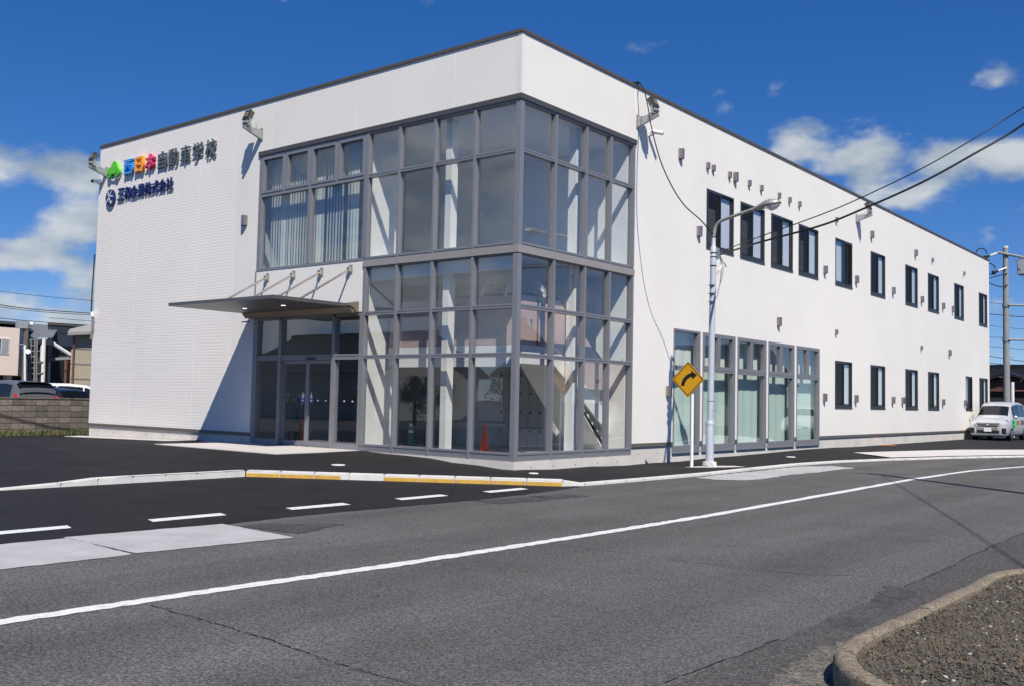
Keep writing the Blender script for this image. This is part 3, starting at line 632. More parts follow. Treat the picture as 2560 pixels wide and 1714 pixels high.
# ---- upper windows with vertical blinds
uw = MB(TA); uw.box(-8.998, -8.87, -.12, .012, 4.78, 7.92); uw.box(-8.87, -4.755, -.12, .012, 4.78, 4.845); uw.box(-8.87, -4.755, -.12, .012, 7.86, 7.92); uw.box(-6.92, -6.82, -.12, .02, 4.845, 7.86); uw.box(-4.83, -4.755, -.12, .02, 4.845, 7.86)
for a, b in ((-8.87, -6.92), (-6.82, -4.83)): uw.box(a, b, -.12, .014, 6.78, 6.87)
upw = uw.build('window_band', 'frame_grey', BLD)
for a, b in ((-8.87, -6.92), (-6.82, -4.83)):
    pane(TA, a, b, 4.845, 6.78, upw); mid = (a + b) / 2; bar(TA, mid - .04, mid + .04, 6.87, 7.86, upw, 'mullion', -.12, .01)
    for c, d in ((a, mid - .04), (mid + .04, b)):
        s_ = MB(TA).box(c + .003, c + .065, -.1, .03, 6.875, 7.855); s_.box(d - .065, d - .003, -.1, .03, 6.875, 7.855); s_.box(c + .065, d - .065, -.1, .03, 6.875, 6.94); s_.box(c + .065, d - .065, -.1, .03, 7.79, 7.855)
        so_ = s_.build('sash', 'frame_grey', upw); pane(TA, c + .065, d - .065, 6.94, 7.79, upw, -.05)
def blind(tf, u0, u1, v0, v1, w, ang, sp, wid, name='vertical_blind', mat='blind_white', skip=()):
    rail = MB(tf).box(u0, u1, w - .03, w + .03, v1, v1 + .05).build(name, 'white_plastic', BLD)
    ca, sa = math.cos(ang) * wid / 2, math.sin(ang) * wid / 2
    q = MB(tf); q.add([(-ca, -sa, v0), (ca, sa, v0), (ca, sa, v1), (-ca, -sa, v1)], [(0, 1, 2, 3)]); me = q.mesh('slat', mat, recalc=False)
    n = int((u1 - u0) / sp)
    for i in range(n):
        if i in skip: continue
        u = u0 + sp * (i + .5); p = Vector(tf((u, w, 0))); o = linkobj('slat', me, rail, p); o.rotation_euler.z = random.uniform(-.2, .2)
    return rail
blind(TA, -8.86, -6.6, 4.88, 7.8, -.30, .13, .112, .098); blind(TA, -6.56, -4.9, 4.88, 7.8, -.30, .13, .112, .098, skip=(6, 11))

# ---- entrance
ent = MB(TA); ent.box(-8.998, -8.82, -.13, .03, .2, 3.5); ent.box(-4.83, -4.755, -.13, .03, .2, 3.5)
for u in (-7.86, -5.77): ent.box(u - .055, u + .055, -.13, .03, .206, 3.44)
for a, b in ((-8.82, -7.915), (-7.805, -5.825), (-5.715, -4.83)): ent.box(a, b, -.13, .012, 2.39, 2.47); ent.box(a, b, -.13, .02, 2.475, 2.52); ent.box(a, b, -.13, .012, 3.44, 3.5)
for a, b in ((-8.82, -7.915), (-5.715, -4.83)): ent.box(a, b, -.12, .01, .206, .345)
edoor = ent.build('entrance', 'frame_grey', BLD)
for a, b in ((-8.82, -7.915), (-7.805, -5.825), (-5.715, -4.83)): pane(TA, a, b, 2.52, 3.44, edoor, -.06)
for a, b in ((-8.82, -7.915), (-5.715, -4.83)): pane(TA, a, b, .345, 2.39, edoor, -.06)
for a, b in ((-7.80, -6.82), (-6.815, -5.83)):
    q = MB(TA); q.box(a, a + .06, -.11, -.06, .215, 2.385); q.box(b - .06, b, -.11, -.06, .215, 2.385); q.box(a + .06, b - .06, -.11, -.06, .215, .34); q.box(a + .06, b - .06, -.11, -.06, 2.3, 2.385)
    q.build('door_leaf', 'frame_grey', edoor); pane(TA, a + .06, b - .06, .34, 2.3, edoor, -.085)
part('door_sensor', 'black_plastic', (-6.75, -6.45, -.06, -.012, 2.40, 2.44), parent=edoor)
for u in (-6.99, -6.66):
    q = MB(TA); q.add([(u - .05, -.078, 1.43), (u + .05, -.078, 1.43), (u, -.078, 1.60)], [(0, 1, 2)]); q.build('warning_sticker', 'plate_white', edoor, recalc=False)
    q = MB(TA); q.add([(u - .06, -.0785, 1.30), (u + .06, -.0785, 1.30), (u + .06, -.0785, 1.43), (u - .06, -.0785, 1.43)], [(0, 1, 2, 3)]); q.build('blue_sticker', 'sticker_blue', edoor, recalc=False)
    q = MB(TA); q.add([(u - .045, -.077, 1.345), (u + .045, -.077, 1.345), (u + .045, -.077, 1.385), (u - .045, -.077, 1.385)], [(0, 1, 2, 3)]); q.build('white_sticker', 'plate_white', edoor, recalc=False)
for u in (-7.6, -7.35, -6.4, -6.1, -5.4, -5.1): MB(TA).box(u - .014, u + .014, -.08, -.052 if u > -5.7 else -.078, 1.36, 1.388).build('safety_dot', 'plate_white', edoor)
for u in (-6.93, -6.7): MB(TA).box(u - .02, u + .02, -.06, -.045, .26, .30).build('floor_lock', 'steel_bright', edoor)

# ---- canopy over the entrance
cm = MB(); cm.box(-9.15, -4.98, -2.5, -.04, 3.665, 3.715); cm.box(-9.15, -9.11, -2.5, -.04, 3.635, 3.665); cm.box(-5.02, -4.98, -2.5, -.04, 3.635, 3.665); cm.box(-9.11, -5.02, -2.5, -2.44, 3.635, 3.665)
canopy = cm.build('canopy', 'canopy_metal', BLD)
for i in range(14):
    x0 = -9.105 + i * .2916; MB().box(x0, x0 + .283, -2.435, -.05, 3.640, 3.664).build('soffit_board', 'canopy_metal', canopy)
MB().prism([(-.32, 3.63), (-.03, 3.63), (-.03, 3.505), (-.2, 3.505)], -9.15, -4.9, 0).build('gutter', 'canopy_gutter', canopy)
MB().prism([(-.36, 3.72), (-.03, 3.78), (-.03, 3.52), (-.12, 3.52), (-.2, 3.62), (-.36, 3.66)], -4.975, -4.87, 0).build('end_bracket', 'canopy_gutter', canopy)
MB().box(-9.3, -9.0, -.2, -.16, 3.40, 3.43).build('gutter_hook', 'black_plastic', canopy)
for px, py in ((400 + 650 * .3252, 640 + 403 * .3252), (400 + 948 * .3252, 640 + 380 * .3252)):
    p = atz(px, py, 3.634); q = MB().lathe([(.075, .006), (.075, -.004), (.06, -.006)], (p.x, p.y, 3.634), 16); rng_ = q.build('downlight', 'white_plastic', canopy)
    MB().lathe([(.056, -.006), (.056, -.009)], (p.x, p.y, 3.634), 16).build('lamp', 'downlight', rng_)
for x in (-8.5, -7.41, -6.32, -5.23):
    st = MB().tube([(x, -.06, 4.57), (x, -1.55, 3.72)], .027, 10).build('stay_rod', 'steel_bright', canopy, smooth=True)
    q = MB(); q.box(x - .06, x + .06, -.012, -.001, 4.48, 4.70); q.box(x - .045, x - .03, -.1, -.012, 4.52, 4.64); q.box(x + .03, x + .045, -.1, -.012, 4.52, 4.64); q.build('wall_bracket', 'steel_bright', st)
    MB().box(x - .05, x + .05, -1.66, -1.46, 3.715, 3.74).build('foot_plate', 'steel_bright', st)
part('downpipe', 'frame_grey', (-9.03, -8.985, -.02, .03, 3.53, 4.78))

# ---- sliding windows of the long side
def slider(wd, ht, flip=False, blindh=False):
    f = .05
    fr = MB(TB); fr.box(0.004, f, -.12, .012, 0.004, ht - .004); fr.box(wd - f, wd - .004, -.12, .012, 0.004, ht - .004); fr.box(f, wd - f, -.12, .012, 0.004, f + .02); fr.box(f, wd - f, -.12, .012, ht - f, ht - .004); fr.box(-.01, wd + .01, .012, .03, -.012, .02)
    me = {'frame': fr.mesh('frame', 'window_dark')}
    mid = wd / 2
    for nm, a, b, w in (('near', f, mid + .03, -.022), ('far', mid - .03, wd - f, -.054)):
        q = MB(TB); s = .055; q.box(a, a + s, w - .015, w + .015, f + .02, ht - f); q.box(b - s, b, w - .015, w + .015, f + .02, ht - f); q.box(a + s, b - s, w - .015, w + .015, f + .02, f + .1); q.box(a + s, b - s, w - .015, w + .015, ht - f - .05, ht - f)
        me['sash_' + nm] = q.mesh('sash', 'window_dark'); me['pane_' + nm] = MB(TB).box(a + s, b - s, w - .004, w + .004, f + .1, ht - f - .05).mesh('pane', 'glass_win')
    a, b = (mid - .02, wd - f) if flip else (f, mid + .02); w = .004
    q = MB(TB); q.add([(a + .03, w, f + .05), (b - .03, w, f + .05), (b - .03, w, ht - f - .03), (a + .03, w, ht - f - .03)], [(0, 1, 2, 3)]); me['screen'] = q.mesh('insect_screen', 'screen', recalc=False)
    q = MB(TB); q.box(a, a + .035, w - .012, w + .012, f + .021, ht - f - .001); q.box(b - .035, b, w - .012, w + .012, f + .021, ht - f - .001); q.box(a + .035, b - .035, w - .012, w + .012, f + .021, f + .06); q.box(a + .035, b - .035, w - .012, w + .012, ht - f - .04, ht - f - .001)
    me['screen_frame'] = q.mesh('screen_frame', 'window_dark')
    ca, cb = (f, mid) if flip else (mid, wd - f)
    q = MB(TB); n = 14
    ca2, cb2 = (ca - .3, cb + .1) if flip else (ca + .09, cb + .3)
    pts = [(ca2 + (cb2 - ca2) * i / n, -.095 + (.008 if i % 2 else -.008)) for i in range(n + 1)]
    q.add([(u, w_, z) for z in (.0, ht + .1) for u, w_ in pts], [(i, i + 1, n + 2 + i, n + 1 + i) for i in range(n)]); me['curtain'] = q.mesh('curtain', 'curtain_white', recalc=False)
    if blindh:
        q = MB(TB); z = .1
        while z < ht * .72: q.add([(f, -.2, z), (mid + .5, -.2, z), (mid + .5, -.215, z + .045), (f, -.215, z + .045)], [(0, 1, 2, 3)]); z += .06
        me['blind'] = q.mesh('venetian_blind', 'blind_white', recalc=False)
    return me
def place_win(me, y0, z0):
    o = linkobj('window', me['frame'], BLD, (0, y0, z0))
    for k, nm in (('sash_near', 'sash'), ('sash_far', 'sash'), ('pane_near', 'pane'), ('pane_far', 'pane'), ('screen', 'insect_screen'), ('screen_frame', 'screen_frame'), ('curtain', 'curtain'), ('blind', 'venetian_blind')):
        if k in me: linkobj(nm, me[k], o)
    return o
pN, pF, pB = slider(1.69, 1.688), slider(1.69, 1.688, True), slider(1.69, 1.688, blindh=True)
for i, (a, b) in enumerate(WIN): place_win(pF if i == 4 else (pB if i < 4 else pN), a, 5.8265)
pG = slider(1.69, 1.681)
for a, b in GWN: place_win(pG, a, 1.4435)
place_win(slider(1.23, 1.681, True), G5[0], 1.4435)

# ---- tall shop windows of the ground floor
for i, (a, b) in enumerate(SWN):
    fr = MB(TB); t0, t1 = .17, 3.455
    fr.box(a + .003, a + .05, -.14, .012, t0, t1); fr.box(b - .11, b - .003, -.14, .006, t0, t1); fr.box(b - .05, b - .003, .006, .02, t0, t1)
    fr.box(a + .05, b - .11, -.14, .012, t1 - .05, t1); fr.box(a + .05, b - .11, -.14, .006, t0 + .03, .365); fr.box(a - .0, b, -.12, .035, t0 - .0, t0 + .03); fr.box(a + .05, b - .11, -.14, .012, 2.38, 2.44); fr.box(a + .05, b - .11, -.14, .02, 2.445, 2.5)
    sf = fr.build('shop_window', 'frame_grey', BLD)
    pane(TB, a + .05, b - .11, .365, 2.38, sf, -.07, 'glass_green')
    if i == 0: pane(TB, a + .05, b - .11, 2.5, t1 - .05, sf, -.07)
    else:
        mid = (a + b - .08) / 2; bar(TB, mid - .03, mid + .03, 2.5, t1 - .05, sf, 'mullion', -.13, .0)
        for c, d in ((a + .05, mid - .03), (mid + .03, b - .11)):
            q = MB(TB); q.box(c + .002, c + .05, -.1, .02, 2.505, t1 - .055); q.box(d - .05, d - .002, -.1, .02, 2.505, t1 - .055); q.box(c + .05, d - .05, -.1, .02, 2.505, 2.55); q.box(c + .05, d - .05, -.1, .02, t1 - .1, t1 - .055); q.build('sash', 'frame_grey', sf)
            pane(TB, c + .05, d - .05, 2.55, t1 - .1, sf, -.05)
    blind(TB, a - .05, b + .42, .3, 3.38, -.30 - .05 * (i % 2), .16, .118, .13, mat='blind_green')

# ---- vent hoods
def vent(wd, ht, pr):
    q = MB(TB); pts = [(-wd / 2, 0), (-wd / 2, pr * .55), (-wd * .36, pr * .86), (-wd * .15, pr), (wd * .15, pr), (wd * .36, pr * .86), (wd / 2, pr * .55), (wd / 2, 0)]
    q.prism(pts, -ht / 2, ht / 2, 2); return q.mesh('vent_hood', 'vent_steel', smooth=True)
def mouth(wd, ht, pr): return MB(TB).box(-wd * .38, wd * .38, .01, pr * .8, -ht / 2 - .006, -ht / 2 - .001).mesh('vent_mouth', 'black_plastic')
VB, VS = (vent(.17, .27, .125), mouth(.17, .27, .125)), (vent(.12, .17, .095), mouth(.12, .17, .095))
for y, z, big in [(6.9, 8.16, 1), (8.45, 8.15, 0), (8.78, 8.15, 0), (9.8, 8.15, 0), (10.16, 8.15, 1), (11.11, 8.15, 0), (11.96, 8.15, 0), (13.28, 8.15, 0), (14.1, 8.15, 0), (14.91, 8.15, 0), (18.24, 8.15, 0), (21.93, 8.15, 1), (27.47, 8.15, 1), (29.96, 8.15, 0), (35.28, 8.15, 0),
                  (7.96, 6.22, 1), (17.16, 6.22, 1), (20.26, 6.22, 1), (24.49, 6.22, 1), (28.35, 6.22, 1), (31.61, 6.22, 1), (33.24, 6.22, 1), (13.3, 4.12, 1), (18.24, 4.12, 0), (28.28, 4.12, 0), (32.64, 4.12, 1),
                  (6.38, 1.8, 1), (17.14, 1.8, 1), (20.21, 1.8, 1), (24.43, 1.8, 1), (25.69, 1.8, 1), (31.54, 1.8, 1), (35.30, 1.8, 1)]:
    v = VB if big else VS; o = linkobj('vent_hood', v[0], BLD, (.001, y, z)); linkobj('vent_mouth', v[1], o)
o = linkobj('vent_hood', VB[0], BLD, (-9.56, -.001, 6.22)); o.rotation_euler.z = -math.pi / 2; linkobj('vent_mouth', VB[1], o)

# ---- interior
part('floor_slab', 'interior_floor', (-17.2, -.21, .21, YE - .25, .1, .23)); part('floor_slab', 'interior_ceiling', (-17.2, -.21, .24, YE - .25, 4.62, 4.80)); part('ceiling', 'interior_ceiling', (-17.2, -.21, .24, YE - .25, 7.93, 8.03))
part('partition_wall', 'interior_white', (-17.1, -.3, 4.66, 4.8, .231, 4.619)); part('partition_wall', 'interior_white', (-17.1, -.3, 4.66, 4.8, 4.801, 7.929))
part('partition_wall', 'interior_grey', (-4.4, -4.25, 4.81, YE - .3, .231, 4.619)); part('partition_wall', 'interior_grey', (-4.4, -4.25, 4.81, YE - .3, 4.801, 7.929))
for y in (8.2, 12.5, 17.2, 21, 25, 28.7, 32, 36.5): part('partition_wall', 'interior_grey', (-4.24, -.6, y, y + .12, 4.801, 7.929)); 
for y in (17.2, 21, 25, 28.7, 32, 37.3): part('partition_wall', 'interior_grey', (-4.24, -.6, y, y + .12, .231, 4.619))
for zb, zt in ((.231, 4.619), (4.801, 7.929)):
    part('wall_pier', 'interior_white', (-4.98, -4.84, .14, 1.15, zb, zt)); part('wall_pier', 'interior_white', (-1.0, -.14, 4.5, 4.655, zb, zt))
    part('column', 'interior_white', (-2.42, -2.24, .3, .52, zb, zt)); part('column', 'interior_white', (-.52, -.30, 2.52, 2.70, zb, zt))
part('partition_wall', 'interior_grey', (-9.9, -9.78, .21, 4.65, .231, 4.619)); part('partition_wall', 'interior_grey', (-9.9, -9.78, .45, 4.65, 4.801, 7.929))
part('lobby_wall', 'lobby_dark', (-9.77, -5.6, 3.6, 3.7, .231, 4.619)); part('ceiling_beam', 'interior_white', (-4.83, -.3, .14, .28, 4.3, 4.618))
# staircase with its landing and parapets
stc = MB(); stc.box(-4.7, -.62, .92, 1.9, 2.45, 2.70); stc.box(-1.7, -.62, 1.9, 2.2, 2.45, 2.70)
n = 13
prof_ = [(2.2, 2.45)]
for i in range(n): prof_ += [(2.2 + i * .19, 2.70 - i * .19), (2.2 + i * .19, 2.70 - (i + 1) * .19)]
prof_ = [(2.15, 2.45), (2.15, 2.70)] + prof_[1:] + [(2.2 + n * .19, 2.70 - n * .19), (2.2 + n * .19 - .02, .236), (4.42, .236)]
stc.prism(prof_, -1.68, -.64, 0)
stair = stc.build('staircase', 'interior_white', BLD)
MB().box(-4.7, -.6, .86, .90, 2.72, 3.82).build('landing_parapet', 'stair_mauve', stair); MB().prism([(.905, 2.72), (2.2, 2.72), (4.64, 1.05), (4.64, 2.15), (2.3, 3.82), (.905, 3.82)], -.62, -.58, 0).build('stair_parapet', 'stair_mauve', stair)
MB().box(-4.7, -.6, .85, .905, 2.23, 2.71).build('landing_fascia', 'interior_white', stair); MB().prism([(.91, 2.715), (2.2, 2.715), (4.64, 1.045), (4.64, .6), (2.15, 2.3), (.91, 2.3)], -.615, -.56, 0).build('stringer', 'interior_white', stair)
MB().box(-4.7, -.57, .845, .92, 3.825, 3.87).build('handrail', 'window_dark', stair); MB().tube([(-.6, .92, 3.85), (-.6, 2.3, 3.85), (-.6, 4.6, 2.2)], .03, 8).build('handrail', 'window_dark', stair)
for y in (1.5,): MB().box(-.62, -.575, y - .03, y + .03, 2.72, 3.8).build('parapet_joint', 'stair_brown', stair)

# ================================================================= WALL SIGNS
def textmesh(ch, x0, x1, z0, z1, y, depth, bold, mat, name, parent):
    cu = bpy.data.curves.new('glyph', 'FONT'); cu.body = ch; cu.extrude = .1; cu.offset = bold; cu.resolution_u = 3
    o = bpy.data.objects.new('glyph', cu); COL.objects.link(o); bpy.context.view_layer.update()
    me = bpy.data.meshes.new_from_object(o.evaluated_get(bpy.context.evaluated_depsgraph_get()))
    bpy.data.objects.remove(o); bpy.data.curves.remove(cu)
    xs = [v.co.x for v in me.vertices]; ys = [v.co.y for v in me.vertices]; off = org(parent)
    for v in me.vertices:
        fx = (v.co.x - min(xs)) / (max(xs) - min(xs)); fy = (v.co.y - min(ys)) / (max(ys) - min(ys)); w = 0 if v.co.z < 0 else depth
        v.co = Vector((x0 + fx * (x1 - x0), y - w, z0 + fy * (z1 - z0))) - off
    me.materials.clear(); me.materials.append(MATS[mat]); me.name = name; me.update()
    return linkobj(name, me, parent)
s1 = thing('school_sign', (-16.9, -.02, 8.2), 'upper sign of cut-out letters with green car emblem on white wall', 'sign')
for ch, x, mat, b in (('西', -15.84, 'letter_blue', .028), ('日', -15.2, 'letter_orange', .03), ('本', -14.62, 'letter_pink', .034), ('自', -13.95, 'letter_slate', .008), ('動', -13.4, 'letter_slate', .004), ('車', -12.77, 'letter_slate', .008), ('学', -12.14, 'letter_slate', .006), ('校', -11.5, 'letter_slate', .006)):
    col = mat != 'letter_slate'; wd = .47 if ch in '日自' else .52
    L = textmesh(ch, x, x + wd, 8.19 + (.06 if col else .02), 8.73, -.03, .08 if col else .045, b, mat, 'letter', s1)
    if col:   # rows of small white lamps on the coloured letters
        rows = {'西': [(f, .93) for f in (.12, .3, .5, .7, .88)] + [(.06, v) for v in (.08, .25, .42, .58)] + [(.94, v) for v in (.08, .25, .42, .58)] + [(f, .05) for f in (.2, .4, .6, .8)] + [(f, .64) for f in (.2, .4, .6, .8)],
                '日': [(f, v) for f in (.12, .37, .63, .88) for v in (.05, .5, .95)] + [(f, v) for f in (.06, .94) for v in (.2, .35, .65, .8)],
                '本': [(f, .74) for f in (.1, .28, .72, .9)] + [(.5, v) for v in (.08, .3, .5, .74, .92)] + [(.35, .55), (.25, .42), (.12, .3), (.65, .55), (.75, .42), (.88, .3), (.35, .2), (.65, .2)]}[ch]
        for f, v in rows:
            cx, cz = x + .02 + f * (wd - .04), 8.27 + v * .44
            MB().lathe([(.011, 0), (.009, .006)], (0, 0, 0), 6)
            m = MB(); m.tube([(cx, -.109, cz), (cx, -.115, cz)], .012, 6); m.build('letter_dot', 'letter_white', L)
# green car emblem
sil = [(-.40, -.13), (-.42, -.02), (-.38, .07), (-.30, .11), (-.17, .12), (-.12, .20), (-.04, .28), (.06, .30), (.15, .26), (.22, .17), (.27, .06), (.33, .02), (.40, -.03), (.41, -.12), (.36, -.15), (.22, -.13), (.0, -.11), (-.2, -.12)]
m = MB(); m.prism([(-16.45 + a * .95, 8.50 + b * .95) for a, b in sil], -.11, -.03, 1); em = m.build('car_emblem', 'logo_green', s1)
for cx in (-.24, .22):
    m = MB(); m.tube([(-16.45 + cx, -.03, 8.37), (-16.45 + cx, -.125, 8.37)], .115, 18); wv = m.build('emblem_wheel', 'logo_dark_green', em)
    m = MB(); m.tube([(-16.45 + cx, -.125, 8.37), (-16.45 + cx, -.13, 8.37)], .085, 16); hb = m.build('emblem_rim', 'logo_green', em); m = MB(); m.tube([(-16.45 + cx, -.13, 8.37), (-16.45 + cx, -.134, 8.37)], .04, 12); m.build('emblem_hub', 'sign_black', em)
arc = [(-16.45 + .36 * math.cos(t), 8.38 + .2 * math.sin(t)) for t in [math.pi * (1.06 + .88 * i / 12) for i in range(13)]]; arc += [(-16.45 + .34 * math.cos(t), 8.36 + .135 * math.sin(t)) for t in [math.pi * (1.94 - .88 * i / 12) for i in range(13)]]
m = MB(); m.prism(arc, -.06, -.03, 1); m.build('emblem_base', 'letter_white', s1)
s2 = thing('company_sign', (-16.9, -.02, 7.4), 'lower sign of navy blue letters with round navy emblem on white wall', 'sign')
x = -16.24
for ch in '三和企業株式会社':
    textmesh(ch, x + .01, x + .385, 7.50, 7.88, -.02, .045, .010, 'letter_navy', 'letter', s2); x += .391
m = MB(); m.tube([(-16.62, -.03, 7.64), (-16.62, -.09, 7.64)], .265, 28); rd = m.build('round_emblem', 'letter_navy', s2)
def stroke(pts, w): 
    q = MB()
    for (a, b), (c, d) in zip(pts, pts[1:]):
        dx, dz = c - a, d - b; l = math.hypot(dx, dz); nx, nz = -dz / l * w, dx / l * w
        q.prism([(-16.62 + a + nx, 7.64 + b + nz), (-16.62 + a - nx, 7.64 + b - nz), (-16.62 + c - nx, 7.64 + d - nz), (-16.62 + c + nx, 7.64 + d + nz)], -.096, -.0905, 1)
    return q
stroke([(-.12, .2), (-.1, .08), (-.02, -.06), (.09, -.2)], .018).build('emblem_stroke', 'letter_white', rd); stroke([(-.19, -.14), (-.08, .0), (.0, .09), (.08, .2)], .018).build('emblem_stroke', 'letter_white', rd); stroke([(-.08, .06), (.06, .05), (.19, .03)], .016).build('emblem_stroke', 'letter_white', rd); stroke([(-.04, -.1), (.06, -.13), (.15, -.14)], .016).build('emblem_stroke', 'letter_white', rd)

# ================================================================= FLOODLIGHTS, CAMERAS
def floodlight(loc, rz, label):
    t = thing('floodlight', loc, label, 'floodlight', 'floodlights on wall brackets', rz); t.scale = (1, 1, 1)
    # local: outward = -y
    q = MB(); q.prism([(-.0, -.13), (-.0, .14), (-.60, .14), (-.60, .07), (-.55, .055)], -.04, .04, 0); q.box(-.06, .06, -.018, 0, -.16, .2); q.build('bracket', 'galvanised', t, local=True, bevel=.004)
    q = MB(); q.box(-.13, .13, -.56, -.42, .141, .155); q.box(-.145, -.13, -.52, -.46, .141, .33); q.box(.13, .145, -.52, -.46, .141, .33); q.build('yoke', 'galvanised', t, local=True)
    def tilt(p):  # head leans out over the yard, lens looks outwards and down
        a = R(-24); y, z = p[1], p[2]; return (p[0], -.49 + y * math.cos(a) - z * math.sin(a), .32 + y * math.sin(a) + z * math.cos(a))
    q = MB(tilt); q.box(-.125, .125, -.05, .06, -.02, .25); q.box(-.132, .132, -.075, -.05, -.035, .265); hd = q.build('head', 'header_grey', t, local=True, bevel=.005)
    q = MB(tilt); q.box(-.11, .11, -.079, -.0755, -.005, .235); q.build('lens', 'car_glass', hd, local=True)
    q = MB(tilt)
    for i in range(2):
        for j in range(2): q.box(-.07 + i * .08, -.01 + i * .08, -.082, -.0795, .05 + j * .08, .11 + j * .08)
    q.build('led_module', 'brass', hd, local=True)
    q = MB(tilt); q.box(-.105, .105, -.045, .05, -.14, -.022); q.build('driver_box', 'galvanised', t, local=True, bevel=.008)
    q = MB(); q.tube([(.06, -.42, .28), (.12, -.33, .26), (.1, -.25, .2), (.03, -.22, .14)], .008, 6); q.build('lead', 'white_plastic', t, local=True)
    return t
floodlight((-8.98, 0, 8.50), 0, 'floodlight over the entrance side, left of the glazed upper windows')
floodlight((-17.05, 0, 8.50), 0, 'floodlight beside the green car emblem at the far left corner')
floodlight((0, 4.72, 8.50), math.pi / 2, 'floodlight just right of the glass corner, next to the hanging black cable')
floodlight((0, 20.3, 8.50), math.pi / 2, 'distant floodlight high on the long right-hand wall')
def seccam(loc, rz, label):
    t = thing('security_camera', loc, label, 'camera', None, rz)
    q = MB(); q.box(-.05, .05, -.03, 0, -.06, .06); q.build('wall_plate', 'white_plastic', t, local=True, bevel=.006)
    q = MB(); q.tube([(0, -.03, -.02), (0, -.1, -.03), (.02, -.16, .01)], .018, 8); q.build('arm', 'galvanised', t, local=True, smooth=True)
    q = MB(); q.tube([(-.06, -.1, .06), (.1, -.36, .0)], .055, 14); b = q.build('housing', 'white_plastic', t, local=True, smooth=True)
    q = MB(); q.tube([(.101, -.3615, -.0004), (.106, -.37, -.002)], .05, 14); q.build('lens', 'black_plastic', b, local=True)
    return t
seccam((0, 5.28, 8.33), math.pi / 2, 'white bullet camera under the floodlight right of the glass corner')
seccam((-17.35, 0, 8.2), 0, 'small camera below the far left floodlight at the building corner')

def curve3(pts, n=8):
    P = [Vector(p) for p in pts]; P = [P[0] * 2 - P[1]] + P + [P[-1] * 2 - P[-2]]; out = []
    for i in range(1, len(P) - 2):
        for k in range(n):
            t = k / n; a, b, c, d = P[i - 1:i + 3]
            out.append(.5 * ((2 * b) + (c - a) * t + (2 * a - 5 * b + 4 * c - d) * t * t + (3 * b - a - 3 * c + d) * t ** 3))
    return out + [P[-2]]
def wire(pts, r, name, label, mat='cable_black', group=None, n=8, cat='cable'):
    m = MB(); m.tube(curve3(pts, n), r, 6); o = m.build(name, mat, None, smooth=True); return tag(o, label, cat, group)
def sagged(a, b, sag, n=10): return [Vector(a).lerp(Vector(b), i / n) - Vector((0, 0, 4 * sag * (i / n) * (1 - i / n))) for i in range(n + 1)]
wire([(-.3, 4.75, 9.5), (.06, 4.69, 9.5), (.15, 4.6, 9.43), (.3, 4.55, 9.2), (.5, 4.39, 8.75), (.7, 4.2, 8.25), (.95, 4.03, 7.65), (1.15, 4.01, 7.11), (1.4, 4.09, 6.55), (1.6, 4.31, 6.15), (1.8, 4.73, 5.85), (1.97, 5.02, 5.54)], .015, 'overhead_cable', 'thick black cable sagging from the parapet to the street lamp')
wire([(.005, 4.62, 9.35), (.006, 4.66, 8.7), (.012, 4.75, 8.4)], .008, 'thin_lead', 'thin pale lead running down from the parapet to the floodlight', 'white_plastic')
wire([(-.1, 4.8, 9.47), (.05, 4.66, 9.52), (.05, 4.55, 9.49), (-.1, 4.5, 9.47)], .02, 'cable_loop', 'small black cable loop lying over the parapet coping')
# dark conduit with its service head at the far left corner
t = thing('service_conduit', (-17.5, 0, 3.2), 'dark service conduit with white outlet head at the far left corner', 'conduit')
MB().tube([(-17.53, -.02, 5.9), (-17.53, -.05, 4.6), (-17.53, -.05, 3.95)], .022, 8).build('conduit', 'cable_black', t, smooth=True); MB().tube([(-17.44, -.06, 3.98), (-17.30, -.14, 3.96), (-17.27, -.14, 3.85)], .05, 8).build('outlet_head', 'white_plastic', t, smooth=True); MB().tube([(-17.30, -.12, 3.86), (-17.34, -.08, 3.5), (-17.48, -.05, 3.15)], .035, 8).build('hose', 'galvanised', t, smooth=True)

